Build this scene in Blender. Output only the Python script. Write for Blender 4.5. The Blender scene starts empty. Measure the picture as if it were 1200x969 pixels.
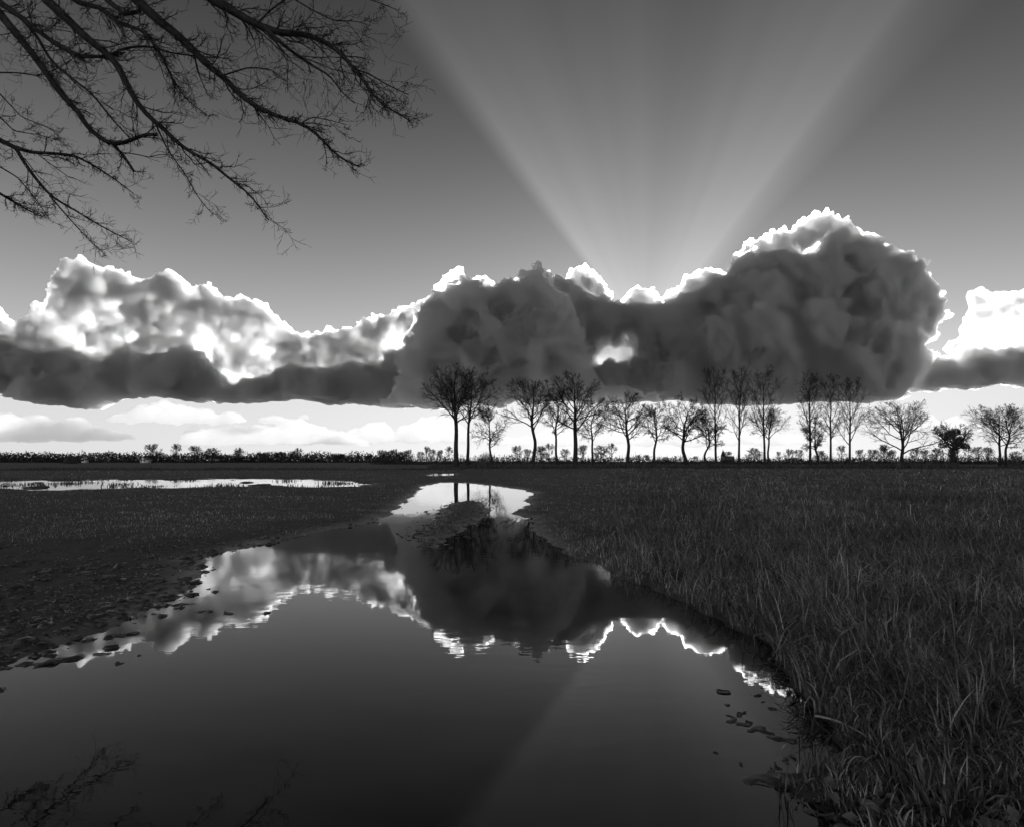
import bpy, bmesh, math, random
import numpy as np
from mathutils import Vector, Matrix
R = math.radians
scene = bpy.context.scene
SKY_POW, SKY_GAIN, GLOW, RAYS, VB, VOX, SKY_K, EXPO, SKY_CAP = 0.3, 1.15, 0.12, 1.6, 20, 12.5, 5.6, 1.15, 5.4
COL = scene.collection

# ------------------------------------------------------------------ camera
F = 727.0            # focal length in photograph pixels (1200 x 969)
CX, HZ = 600.0, 540.0
H = 1.10             # eye height over the water, metres
cam = bpy.data.cameras.new('camera')
cam.sensor_width = 36.0
cam.lens = F / 1200.0 * 36.0
cam.shift_y = (HZ - 484.5) / 1200.0
cam.clip_start, cam.clip_end = 0.05, 120000.0
camo = bpy.data.objects.new('camera', cam)
COL.objects.link(camo)
camo.location = (0, 0, H)
camo.rotation_euler = (R(90), 0, 0)
scene.camera = camo

# ------------------------------------------------------------------ sun direction (behind the big cloud)
SUN_PX = (755.0, 398.0)
SD = Vector(((SUN_PX[0] - CX) / F, 1.0, (HZ - SUN_PX[1]) / F)).normalized()   # towards the sun
SUN_EL = math.asin(SD.z)
SUN_AZ = math.atan2(SD.x, SD.y)
sun = bpy.data.lights.new('sun', 'SUN')
sun.energy = 5.0
sun.angle = R(0.53)
sun.color = (1, 1, 1)                    # black and white picture
suno = bpy.data.objects.new('sun', sun)
COL.objects.link(suno)
suno.rotation_euler = (-SD).to_track_quat('-Z', 'Y').to_euler()
suno.location = (0, 0, 60)

# ------------------------------------------------------------------ node helper
class NT:
    def __init__(s, nt):
        s.nt = nt
        nt.nodes.clear()
    def n(s, typ, props=None, **ins):
        nd = s.nt.nodes.new(typ)
        for k, v in (props or {}).items():
            setattr(nd, k, v)
        for k, v in ins.items():
            key = int(k[1:]) if k[0] == 'i' and k[1:].isdigit() else k.replace('_', ' ')
            s.put(nd.inputs[key], v)
        return nd
    def put(s, sock, v):
        if isinstance(v, bpy.types.NodeSocket):
            s.nt.links.new(v, sock)
        elif isinstance(v, bpy.types.Node):
            s.nt.links.new(v.outputs[0], sock)
        else:
            sock.default_value = v
    def m(s, op, a, b=0.0, c=0.0, clamp=False):
        return s.n('ShaderNodeMath', {'operation': op, 'use_clamp': clamp}, i0=a, i1=b, i2=c).outputs[0]
    def dot(s, a, vec):
        return s.n('ShaderNodeVectorMath', {'operation': 'DOT_PRODUCT'}, i0=a, i1=vec).outputs['Value']
    def rng(s, v, a, b, c, d, smooth=False):
        nd = s.n('ShaderNodeMapRange', {'interpolation_type': 'SMOOTHSTEP' if smooth else 'LINEAR', 'clamp': True},
                 i0=v, i1=a, i2=b, i3=c, i4=d)
        return nd.outputs[0]
    def ramp(s, v, stops, interp='EASE'):
        nd = s.n('ShaderNodeValToRGB', Fac=v)
        cr = nd.color_ramp
        cr.interpolation = interp
        while len(cr.elements) < len(stops):
            cr.elements.new(0.5)
        for e, (p, g) in zip(cr.elements, stops):
            e.position = p
            e.color = (g, g, g, 1)
        return nd.outputs[0]

# ------------------------------------------------------------------ world: one sky, as through a red filter, with sun rays
world = bpy.data.worlds.new('World')
scene.world = world
world.use_nodes = True
W = NT(world.node_tree)
sky = W.n('ShaderNodeTexSky', {'sky_type': 'NISHITA', 'sun_disc': False, 'sun_elevation': SUN_EL, 'sun_rotation': SUN_AZ,
                               'air_density': 1.0, 'dust_density': 0.6, 'ozone_density': 1.0})
sep = W.n('ShaderNodeSeparateColor', Color=sky.outputs[0])
grey = W.m('ADD', W.m('MULTIPLY', sep.outputs[0], 0.75), W.m('MULTIPLY', sep.outputs[1], 0.25))
dirv = W.n('ShaderNodeTexCoord').outputs['Generated']
up = W.m('MINIMUM', W.m('MAXIMUM', W.dot(dirv, (0, 0, 1)), 0.1), 0.62)
filt = W.m('POWER', 2.718, W.m('MULTIPLY', W.m('SUBTRACT', up, 0.27), -SKY_K))      # red filter: the bluer the sky, the darker
grey = W.m('MULTIPLY', W.m('MULTIPLY', W.m('POWER', grey, SKY_POW), SKY_GAIN), filt)
U = SD.cross(Vector((0, 0, 1))).normalized()          # to the right of the sun
V = U.cross(SD).normalized()                          # upwards
du, dv, ds = W.dot(dirv, U), W.dot(dirv, V), W.dot(dirv, SD)
phi = W.m('ARCTAN2', du, dv)                          # 0 straight up, positive to the right
dist = W.m('ARCCOSINE', ds)
pr = W.rng(phi, -1.2, 1.2, 0, 1)
fan = W.ramp(pr, [(0.0, 0.0), (0.218, 0.0), (0.228, 0.0), (0.25, 0.95), (0.262, 1.0), (0.30, 0.9), (0.35, 0.6), (0.42, 0.66), (0.50, 0.45), (0.58, 0.56),
                  (0.66, 0.76), (0.72, 1.0), (0.765, 1.1), (0.785, 0.9), (0.83, 0.0), (0.85, 0.0), (1.0, 0.0)], 'B_SPLINE')
rays = W.n('ShaderNodeTexNoise', {'noise_dimensions': '2D'}, Vector=W.n('ShaderNodeCombineXYZ', X=W.m('MULTIPLY', phi, 4.0), Y=W.m('MULTIPLY', dist, 0.5)), Scale=1.0, Detail=2.0, Roughness=0.5)
fan = W.m('MULTIPLY', fan, W.rng(rays.outputs[0], 0.25, 0.75, 0.75, 1.2))
fall = W.m('MULTIPLY', W.rng(dist, 0.0, 1.0, 1.0, 0.0), W.m('POWER', 2.718, W.m('MULTIPLY', dist, -1.7)))
glow = W.m('MULTIPLY', W.m('POWER', 2.718, W.m('MULTIPLY', dist, -5.0)), GLOW)
grey = W.m('ADD', W.m('ADD', grey, W.m('MULTIPLY', W.m('MULTIPLY', fan, fall), RAYS)), glow)
grey = W.m('MULTIPLY', W.m('SUBTRACT', 1.0, W.m('POWER', 2.718, W.m('DIVIDE', grey, -SKY_CAP))), SKY_CAP)      # film shoulder
bg = W.n('ShaderNodeBackground', Color=grey, Strength=0.1)
W.n('ShaderNodeOutputWorld', Surface=bg)

# ------------------------------------------------------------------ picture
vs = scene.view_settings
vs.view_transform, vs.look, vs.exposure, vs.gamma, vs.use_curve_mapping = 'Standard', 'None', EXPO, 1.0, False
cy = scene.cycles
cy.use_denoising = True
try:
    cy.denoiser = 'OPENIMAGEDENOISE'
except Exception:
    pass
cy.max_bounces, cy.diffuse_bounces, cy.glossy_bounces, cy.transmission_bounces = 12, 2, 3, 3
cy.volume_bounces = VB
cy.transparent_max_bounces = 32
cy.sample_clamp_indirect = 6.0
cy.use_adaptive_sampling = True
cy.adaptive_threshold = 0.012
scene.render.use_persistent_data = False

# ------------------------------------------------------------------ shared builders
rs = np.random.RandomState(11)
def px_point(px, py, D):
    """point at depth D metres in the direction of photograph pixel (px, py)"""
    return np.array([(px - CX) / F * D, D, H + (HZ - py) / F * D])
def ground_depth(py):
    return H * F / (py - HZ)
def tag(o, label=None, cat=None, group=None, kind=None):
    for k, v in (('label', label), ('category', cat), ('group', group), ('kind', kind)):
        if v:
            o[k] = v
    return o
def mesh_np(name, v, faces, mat=None, smooth=False):
    """faces: (n,3) or (n,4) int array, or list of such"""
    me = bpy.data.meshes.new(name)
    v = np.asarray(v, np.float32)
    fl = faces if isinstance(faces, list) else [faces]
    fl = [np.asarray(f, np.int32) for f in fl if len(f)]
    loops = np.concatenate([f.ravel() for f in fl])
    tot = np.concatenate([np.full(len(f), f.shape[1], np.int32) for f in fl])
    me.vertices.add(len(v)); me.vertices.foreach_set('co', v.ravel())
    me.loops.add(len(loops)); me.loops.foreach_set('vertex_index', loops)
    me.polygons.add(len(tot))
    me.polygons.foreach_set('loop_start', np.concatenate([[0], np.cumsum(tot)[:-1]]).astype(np.int32))
    if smooth:
        me.polygons.foreach_set('use_smooth', np.ones(len(tot), bool))
    me.update(calc_edges=True)
    if mat:
        me.materials.append(mat)
    return me
def link(name, data, parent=None, loc=None):
    o = bpy.data.objects.new(name, data)
    COL.objects.link(o)
    if parent:
        o.parent = parent
    if loc is not None:
        o.location = loc
    return o
# ------------------------------------------------------------------ clouds: closed bodies of droplets, lit by the sun and the sky
def cloud_mat(name, dens, g, alb=0.985, het=0.0):
    m = bpy.data.materials.new(name)
    m.use_nodes = True
    T = NT(m.node_tree)
    d = dens
    if het:
        co = T.n('ShaderNodeNewGeometry').outputs['Position']
        nz = T.n('ShaderNodeTexNoise', Vector=co, Scale=1.0 / het, Detail=4.0, Roughness=0.55).outputs[0]
        d = T.rng(nz, 0.38, 0.62, dens * 0.12, dens * 1.9)
    v = T.n('ShaderNodeVolumeScatter', Color=(alb, alb, alb, 1), Density=d, Anisotropy=g)
    out = T.n('ShaderNodeOutputMaterial')
    T.nt.links.new(v.outputs[0], out.inputs['Volume'])
    m.cycles.homogeneous_volume = not het
    return m
_b = bmesh.new(); bmesh.ops.create_icosphere(_b, subdivisions=2, radius=1.0)
ICO_V = np.array([v.co[:] for v in _b.verts]); ICO_F = np.array([[v.index for v in f.verts] for f in _b.faces]); _b.free()

def puffs_from(outline, base, D0, dspread, rnd, step=9.0, rmax=70.0, hole=None, jit=1.5, fill=2, core=0.0):
    """big puffs filling the body between the crest line and the base line (photo pixels), then smaller puffs on them"""
    ox, oy = np.array(outline, float).T
    bx, by = np.array(base, float).T
    xs_ = np.arange(ox[0], ox[-1], 4.0); k_ = rnd.normal(0, 1, len(xs_) + 8)
    ys_ = np.interp(xs_, ox, oy) + jit * (k_[:len(xs_)] * 0.6 + np.convolve(k_, np.ones(5) / 2.2, 'same')[:len(xs_)])
    ox, oy = xs_, ys_
    by = np.interp(xs_, bx, by) + 1.6 * np.convolve(rnd.normal(0, 1, len(xs_) + 8), np.ones(7) / 2.6, 'same')[:len(xs_)]; bx = xs_
    big = []
    x = ox[0]
    def room(px, py):
        # distance from (px,py) to the crest line, sampled
        xs = np.linspace(px - 110, px + 110, 111)
        ys = np.interp(xs, ox, oy, left=2000, right=2000)
        return min(np.min(np.hypot(xs - px, ys - py)), max(px - ox[0], 0) + 5, max(ox[-1] - px, 0) + 5)
    while x <= ox[-1]:
        yt, yb = np.interp(x, ox, oy), np.interp(x, bx, by)
        for k in range(3 + fill):
            # crest puffs
            py = yt + rnd.uniform(6, 36) if k < 3 else rnd.uniform(yt + 10, max(yb, yt + 12))
            if py > yb - 3: py = yb - rnd.uniform(3, 8)
            r = min(room(x, py) * rnd.uniform(0.85, 1.0), rmax)
            rb = (yb - py)
            if r < 3: continue
            D = D0 + rnd.uniform(-1, 1) * dspread * (0.25 + 0.75 * min(1.0, (py - yt) / 90.0)) - dspread * 0.5 * max(0.0, (py - yt - 60) / 90.0)
            big.append((x + rnd.uniform(-2, 2), py, r, D, rb))
        x += step
    if core:
        x = ox[0] + 8
        while x < ox[-1] - 8:
            yt, yb = np.interp(x, ox, oy), np.interp(x, bx, by)
            y = yt + core * 1.25
            while y < yb - 4:
                thick = 1 + int(max(0.0, 1.7 * (math.sin(x * 0.031 + 1.3) * math.cos(y * 0.06 + x * 0.012) - 0.05) + 1.8 * (y - yt - 50) / 60.0 - (x - 150) / 260.0 + rnd.uniform(-0.6, 0.6)))
                for q_ in range(min(thick, 4)):
                    big.append((x + rnd.uniform(-3, 3), y + rnd.uniform(-3, 3), min(core * rnd.uniform(0.8, 1.25), room(x, y)), D0 + rnd.uniform(-0.5, 0.5) * dspread + (q_ - 1) * dspread * 0.5, yb - y))
                y += core * 0.7
            x += core * 0.7
    # small puffs that draw the crest itself
    x = ox[0]
    while x <= ox[-1]:
        yt, yb = np.interp(x, ox, oy), np.interp(x, bx, by)
        for k in range(2):
            r = rnd.uniform(4, 15)
            py = min(yt + r * rnd.uniform(0.75, 1.6), yb - 4)
            big.append((x, py, min(r, room(x, py) * 1.05 + 1), D0 + rnd.uniform(-0.3, 0.3) * dspread, yb - py))
        x += 5.0
    if hole:
        for k in range(70):
            py = rnd.uniform(hole[1] + 24, 466); px = hole[0] + rnd.uniform(-50, 50)
            big.append((px, py, rnd.uniform(9, 17), D0 + rnd.uniform(-1, 1) * dspread, 470 - py))
    P = []
    for px, py, r, D, rb in big:
        if hole:
            q = math.hypot((px - hole[0]), (py - hole[1]) * hole[2] / hole[3]) - hole[2]
            r = min(r, q)
            if r < 3: continue
        c = px_point(px, py, D)
        Dm = D0 - dspread * 1.4
        P.append((c[0], c[1], c[2], r * D / F, H + (HZ - py - rb) / F * Dm + 0.13 * (D - Dm)))
    def floor(x, y):
        return H + (HZ - np.interp(x / y * F + CX, bx, by)) / F * Dm + 0.13 * (y - Dm)
    return np.array(P), floor
def outer_shells(me):
    """drop the hollow pockets enclosed inside a cloud body"""
    nv, nf = len(me.vertices), len(me.polygons)
    co = np.empty(nv * 3, np.float32); me.vertices.foreach_get('co', co); co = co.reshape(-1, 3).astype(float)
    lt = np.empty(nf, np.int32); me.polygons.foreach_get('loop_total', lt)
    li = np.empty(len(me.loops), np.int32); me.loops.foreach_get('vertex_index', li)
    if not np.all(lt == 4): return me
    q = li.reshape(-1, 4)
    lab = np.arange(nv)
    for _ in range(200):
        m = lab[q].min(1)
        new = lab.copy()
        for c in range(4): np.minimum.at(new, q[:, c], m)
        new = new[new]; new = new[new]
        if np.array_equal(new, lab): break
        lab = new
    fl = lab[q[:, 0]]
    a, b, c, d = (co[q[:, k]] for k in range(4))
    vol = np.einsum('ij,ij->i', a, np.cross(b, c)) + np.einsum('ij,ij->i', a, np.cross(c, d))
    tot = np.bincount(fl, vol, nv)
    cnt = np.bincount(fl, minlength=nv)
    q = q[(tot[fl] > 0) & (cnt[fl] > 24)]
    used = np.unique(q); rm = np.full(nv, -1); rm[used] = np.arange(len(used))
    out = mesh_np('cloud', co[used], rm[q])
    bpy.data.meshes.remove(me)
    return out
def cloud(name, label, P, mat, voxel, rnd, kids=10, kid=0.42, grand=5, disp=(), group=None):
    """P rows: x, y, z, radius, floor height"""
    P, floor = P if isinstance(P, tuple) else (P, None)
    gen = [P]
    cur = P
    for n, s in ((kids, kid), (grand, kid * 0.95)):
        if n <= 0: break
        m = len(cur)
        d = rnd.normal(size=(m, n, 3)); d /= np.linalg.norm(d, axis=2, keepdims=True)
        d[..., 2] = np.abs(d[..., 2]) * 0.9 + d[..., 2] * 0.1
        rr = cur[:, None, 3] * s * rnd.uniform(0.6, 1.1, (m, n))
        c = cur[:, None, :3] + d * (cur[:, None, 3] - rr * 0.68)[..., None]
        q = np.concatenate([c, rr[..., None], np.repeat(cur[:, None, 4:5], n, 1)], 2).reshape(-1, 5)
        # drop puffs swallowed by the bodies
        keep = np.ones(len(q), bool)
        for i0 in range(0, len(q), 2000):
            b = q[i0:i0 + 2000]
            dd = np.linalg.norm(b[:, None, :3] - P[None, :, :3], axis=2)
            keep[i0:i0 + 2000] = ~np.any(dd + b[:, None, 3] * 0.88 < P[None, :, 3], axis=1)
        cur = q[keep & (q[:, 3] > voxel * 1.3)]
        gen.append(cur)
    A = np.concatenate(gen)
    v = ICO_V[None] * A[:, None, 3:4] + A[:, None, :3]
    # flat undersides
    fl = A[:, None, 4]
    v[..., 2] = np.where(v[..., 2] < fl, fl + (v[..., 2] - fl) * 0.22, v[..., 2])
    f = (ICO_F[None] + (np.arange(len(A)) * len(ICO_V))[:, None, None]).reshape(-1, 3)
    o0 = v.reshape(-1, 3).mean(0); o0[2] = 0
    me = mesh_np('cloud', v.reshape(-1, 3) - o0, f, mat)
    o = link(name, me, loc=o0)
    r = o.modifiers.new('r', 'REMESH'); r.mode = 'VOXEL'; r.voxel_size = voxel
    for i, (size, strength, kind) in enumerate(disp):
        t = bpy.data.textures.new('c%d' % i, 'CLOUDS')
        t.noise_scale = size
        t.noise_depth = 3
        t.noise_type = 'HARD_NOISE' if kind == 'HARD' else 'SOFT_NOISE'
        dm = o.modifiers.new('d%d' % i, 'DISPLACE'); dm.texture = t; dm.strength = strength; dm.mid_level = 0.5 if kind == 'CLOUDS' else 0.45
        dm.texture_coords = 'GLOBAL'
    r = o.modifiers.new('r2', 'REMESH'); r.mode = 'VOXEL'; r.voxel_size = voxel
    dg = bpy.context.evaluated_depsgraph_get()
    me2 = bpy.data.meshes.new_from_object(o.evaluated_get(dg))
    o.modifiers.clear()
    me2 = outer_shells(me2); o.data = me2
    if floor:
        co = np.empty(len(me2.vertices) * 3, np.float32); me2.vertices.foreach_get('co', co); co = co.reshape(-1, 3)
        fz = floor(co[:, 0] + o0[0], co[:, 1] + o0[1])
        co[:, 2] = np.where(co[:, 2] < fz, fz + (co[:, 2] - fz) * 0.2, co[:, 2])
        me2.vertices.foreach_set('co', co.ravel().astype(np.float32)); me2.update()
    bpy.data.meshes.remove(me)
    me2.materials.clear(); me2.materials.append(mat)
    tag(o, label, 'cloud', group)
    print('cloud', name, len(A), len(me2.polygons))
    return o

crest = [(-75, 420), (-60, 355), (-40, 345), (-20, 352), (0, 358), (14, 374), (30, 366), (52, 348), (60, 314), (75, 304), (95, 300), (115, 306),
         (122, 316), (150, 314), (168, 323), (180, 318), (208, 318), (220, 331), (245, 330), (266, 347), (282, 350), (300, 346), (325, 361), (332, 376), (345, 386), (362, 385),
         (385, 382), (400, 383), (430, 371), (452, 363), (476, 358), (490, 350), (502, 342), (520, 348), (545, 380)]
base_l = [(-75, 461), (0, 460), (120, 466), (340, 472), (400, 474), (540, 478)]
crest_c = [(470, 400), (486, 362), (500, 346), (520, 339), (545, 337), (570, 333), (590, 326), (612, 322), (635, 315), (655, 318), (668, 322), (684, 330), (698, 342), (712, 350), (740, 350),
           (765, 350), (785, 346), (804, 336), (820, 330), (850, 320), (860, 298), (880, 288), (900, 283), (920, 288), (945, 292), (962, 280), (985, 268), (1007, 269),
           (1032, 280), (1060, 293), (1080, 308), (1092, 320), (1098, 338), (1100, 380)]
base_c = [(470, 474), (520, 478), (600, 470), (700, 476), (800, 470), (900, 476), (1000, 470), (1052, 468), (1078, 458), (1101, 405)]
crest_r = [(1108, 402), (1126, 388), (1134, 352), (1142, 338), (1152, 334), (1166, 342), (1185, 338), (1200, 337), (1240, 322), (1262, 335), (1280, 400)]
base_r = [(1108, 440), (1280, 440)]
rc = np.random.RandomState(5)
DISP = ((300.0, 120.0, 'HARD'), (110.0, 110.0, 'HARD'), (40.0, 50.0, 'CLOUDS'))
DISP_FAR = ((500.0, 160.0, 'CLOUDS'), (170.0, 110.0, 'HARD'), (70.0, 55.0, 'CLOUDS'))
CM_DARK = cloud_mat('cloud_thick', 0.06, 0.8, 0.998)
CM_HUMP = cloud_mat('cloud_hump', 0.055, 0.78, 0.995)
CM_SIDE = cloud_mat('cloud_side', 0.052, 0.8, 0.999)
CM_CAP = cloud_mat('cloud_cap', 0.055, 0.8, 0.999)
CM_VEIL = cloud_mat('cloud_veil', 0.016, 0.35, 0.98)
CM_LOW = cloud_mat('cloud_low', 0.05, 0.8, 0.998)
CM_FAR = cloud_mat('cloud_far', 0.0026, 0.05, 0.6)
crest_low = [(-75, 390), (-60, 378), (0, 390), (40, 402), (80, 404), (110, 424), (138, 408), (170, 414), (190, 404), (214, 396), (236, 408), (252, 424), (270, 446), (300, 442), (326, 428),
             (345, 421), (380, 430), (410, 420), (440, 424), (466, 408), (500, 400), (540, 420)]
base_low = [(-75, 460), (0, 462), (60, 480), (120, 478), (150, 466), (260, 474), (340, 472), (420, 477), (540, 480)]
cloud('cloud', 'huge dark cumulus cloud with bright rims hiding the sun above the tree row', puffs_from(crest_c, base_c, 5000, 300, rc, rmax=46, hole=(720, 420, 25, 14)), CM_DARK, VOX, rc, disp=DISP)
cloud('cloud', 'tall white topped cumulus bank towering over the flooded meadow', puffs_from(crest, [(x, y - 14) for x, y in base_l], 6600, 150, rc, step=5.0, rmax=11, fill=1, core=10), CM_SIDE, VOX * 1.2, rc, kids=6, grand=3, disp=DISP)
cloud('cloud', 'dark grey flat based cloud under the white topped bank', puffs_from(crest_low, base_low, 5500, 330, rc, rmax=34), CM_LOW, VOX * 1.1, rc, disp=DISP)
cloud('cloud', 'bright white cumulus tower beyond the ivy covered tree', puffs_from(crest_r, [(x, y - 25) for x, y in base_r], 5900, 90, rc, step=5.0, rmax=10, fill=0, core=9), CM_SIDE, VOX * 1.2, rc, kids=6, grand=3, disp=DISP)
cloud('cloud', 'dark flat cloud running under the white cumulus tower', puffs_from([(1040, 440), (1070, 415), (1110, 408), (1140, 398), (1170, 408), (1200, 402), (1260, 395), (1285, 430)],
      [(1040, 466), (1110, 460), (1170, 452), (1285, 456)], 5200, 240, rc, rmax=26), CM_LOW, VOX * 1.1, rc, disp=DISP)
for lab, cr, D in (('bright white crown peeping out behind the peak of the dark cumulus', [(862, 306), (872, 288), (884, 280), (900, 275), (926, 267), (945, 255), (965, 247), (985, 255), (1003, 265), (1022, 276)], 6200),
                   ('bright white fringe between the two dark cumulus humps', [(776, 346), (790, 335), (802, 324), (816, 321), (832, 314), (850, 315), (860, 322)], 6100),
                   ('bright white lip on the shoulder of the dark cumulus over the great fan shaped tree', [(664, 324), (674, 314), (685, 307), (696, 313), (704, 326), (712, 340), (722, 350)], 6000),
                   ('little white tuft in the notch where the rays rise', [(728, 350), (738, 342), (746, 337), (756, 341), (764, 338), (772, 347)], 6000)):
    cloud('cloud', lab, puffs_from(cr, [(x, y + 34) for x, y in cr], D, 140, rc, step=3.0, rmax=13), CM_CAP, 10.0, rc, kids=8, grand=0, disp=DISP[1:])
cloud('cloud', 'ragged dark cumulus hump in front of the white fringe over the tallest trees', puffs_from([(452, 472), (460, 446), (466, 420), (476, 404), (482, 384), (490, 364), (503, 348), (520, 341), (545, 338), (566, 335), (590, 327), (612, 320), (634, 313), (650, 319), (658, 332), (668, 344), (672, 366), (684, 380), (682, 402), (692, 410), (696, 432), (712, 446), (740, 452), (770, 464)],
      [(452, 478), (480, 480), (560, 476), (640, 472), (770, 474)], 4000, 260, rc, step=5.0, rmax=22, jit=3.0, core=16), CM_HUMP, 10.5, rc, disp=((230.0, 190.0, 'HARD'), (85.0, 120.0, 'HARD'), (32.0, 42.0, 'CLOUDS')))
for lab, cr in (('small bright scrap of cloud floating over the dark cumulus shoulder', [(516, 326), (522, 318), (532, 314), (542, 316), (548, 322)]),
                ('thin white shred of cloud beside the small bright scrap', [(522, 332), (534, 330), (550, 326), (568, 322), (574, 328)])):
    cloud('cloud', lab, puffs_from(cr, [(x, y + 11) for x, y in cr], 5200, 40, rc, step=3.0, rmax=6), CM_SIDE, 7.0, rc, kids=5, grand=0, disp=DISP[1:])
cloud('cloud', 'pale veil of cloud showing through the gap in the dark cumulus', puffs_from([(660, 405), (690, 385), (720, 380), (770, 385), (800, 405)], [(660, 450), (800, 450)], 9000, 200, rc, rmax=16), CM_VEIL, 26.0, rc, kids=5, grand=0, disp=DISP_FAR)
FARC = [('low grey cloud layer above the far wood behind the flooded meadow', [(-70, 484), (0, 482), (60, 486), (100, 493), (130, 501), (152, 509), (159, 515)], 520, 13000),
        ('pale cloud puff between the dark bank and the far trees', [(128, 490), (160, 476), (200, 471), (240, 476), (270, 483), (300, 490), (330, 488), (345, 492), (376, 496)], 499, 16000),
        ('long flat grey cloud low behind the scattered far trees', [(212, 512), (225, 499), (280, 498), (330, 496), (360, 491), (390, 500), (402, 508), (432, 513)], 525, 14500),
        ('small white cloud puff low over the far copse', [(372, 520), (400, 510), (420, 502), (440, 494), (452, 492), (462, 508)], 521, 17000),
        ('rounded grey cloud low behind the tallest tree', [(458, 512), (470, 499), (490, 494), (510, 490), (540, 496), (570, 505), (604, 515)], 521, 15500),
        ('faint cloud streak low behind the tree row', [(590, 516), (640, 505), (700, 499), (760, 506), (830, 498), (900, 506), (980, 514)], 524, 19000),
        ('soft white cloud heaps low behind the ivy covered tree', [(1062, 506), (1075, 491), (1086, 482), (1098, 489), (1108, 494), (1120, 482), (1132, 496), (1160, 503), (1230, 500), (1260, 506)], 511, 17500)]
for lab, cr, yb, D in FARC:
    cloud('cloud', lab, puffs_from(cr, [(cr[0][0], yb), (cr[-1][0], yb)], D, 500, rc, step=5.0, rmax=12, jit=1.6), CM_FAR, 36.0, rc, kids=6, grand=3, disp=DISP_FAR)

# unseen rest of the bank: white shells added to bounce sunlight onto the grass
M_BOUNCE = bpy.data.materials.new('bounce_cloud'); M_BOUNCE.use_nodes = True
_T = NT(M_BOUNCE.node_tree)
_T.n('ShaderNodeOutputMaterial', Surface=_T.n('ShaderNodeBsdfDiffuse', Color=(0.9, 0.9, 0.9, 1)))
for k in range(9):
    az0 = R(60 + k * 26.7)
    Q = []
    for m in range(90):
        az = az0 + R(rc.uniform(0, 25)); u = rc.uniform(0, 1)
        D = 5600 + rc.uniform(-400, 400); rr_ = rc.uniform(160, 420) * (1 - 0.45 * u)
        Q.append((math.sin(az) * D, math.cos(az) * D, 560 + rr_ * 0.7 + u * (1300 + 450 * math.sin(k * 1.9)), rr_, 540.0))
    cloud('cloud', 'white cloud shell added out of view to bounce sunlight back', np.array(Q), M_BOUNCE, 60.0, rc, kids=8, grand=0, disp=((400.0, 180.0, 'HARD'),), group='added bounce clouds round the horizon')
# ------------------------------------------------------------------ ground, puddles
def vnoise(x, y, seed=0):
    xi, yi = np.floor(x).astype(np.int64), np.floor(y).astype(np.int64)
    fx, fy = x - xi, y - yi
    fx, fy = fx * fx * (3 - 2 * fx), fy * fy * (3 - 2 * fy)
    def h(a, b):
        n = (a * 374761393 + b * 668265263 + seed * 1274126177) & 0xffffffff
        n = ((n ^ (n >> 13)) * 1274126177) & 0xffffffff
        return ((n ^ (n >> 16)) & 0xffff) / 65535.0
    return (h(xi, yi) * (1 - fx) + h(xi + 1, yi) * fx) * (1 - fy) + (h(xi, yi + 1) * (1 - fx) + h(xi + 1, yi + 1) * fx) * fy
def fbm(x, y, seed=0, oct=3):
    s, a, t = 0, 1.0, 0
    for k in range(oct):
        s = s + a * vnoise(x * 2 ** k + k * 17.3, y * 2 ** k + k * 5.1, seed + k); t += a; a *= 0.5
    return s / t
def world_poly(pts):
    return np.array([[(x - CX) / F * ground_depth(y), ground_depth(y)] for x, y in pts])
def sdf(poly, x, y):
    """signed distance in metres, negative inside"""
    d = np.full(x.shape, 1e9); ins = np.zeros(x.shape, bool)
    n = len(poly)
    for i in range(n):
        a, b = poly[i], poly[(i + 1) % n]
        e = b - a
        t = np.clip(((x - a[0]) * e[0] + (y - a[1]) * e[1]) / (e @ e + 1e-12), 0, 1)
        d = np.minimum(d, np.hypot(x - a[0] - t * e[0], y - a[1] - t * e[1]))
        c = ((a[1] > y) != (b[1] > y)) & (x < (b[0] - a[0]) * (y - a[1]) / (b[1] - a[1] + 1e-12) + a[0])
        ins ^= c
    return np.where(ins, -d, d)
PUD = world_poly([(-420, 930), (-300, 862), (-120, 805), (0, 778), (60, 757), (130, 737), (172, 716), (214, 694), (236, 672), (222, 656), (268, 647), (328, 632), (392, 620), (428, 613), (452, 604), (472, 592), (486, 579), (496, 568.5),
                  (522, 564.5), (548, 565.5), (602, 571.5), (627, 577), (616, 590), (600, 600), (622, 608), (636, 626), (662, 648), (694, 659), (730, 678), (782, 697), (838, 722), (884, 748), (910, 778),
                  (946, 818), (974, 850), (1000, 880), (978, 896), (912, 916), (952, 946), (972, 975), (998, 1060), (1010, 1200), (1030, 1600), (500, 3000), (-900, 1400)])
ISLE = world_poly([(486, 632), (500, 616), (512, 603), (528, 592), (546, 586), (564, 588), (568, 598), (556, 610), (545, 622), (528, 630), (510, 640)])
POND = world_poly([(-400, 565), (-150, 563.5), (0, 562.6), (100, 561.6), (250, 560.6), (370, 561.2), (432, 566), (418, 570), (370, 571), (250, 572), (100, 573.6), (40, 574), (-150, 575), (-400, 577)])
POOL = world_poly([(500, 556.2), (512, 554.2), (532, 554.4), (536, 556.6), (520, 557.5), (504, 558)])
MUD = world_poly([(-700, 700), (-300, 660), (0, 645), (120, 640), (215, 640), (300, 634), (440, 603), (330, 624), (236, 680), (130, 740), (0, 785), (-420, 900)])
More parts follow.
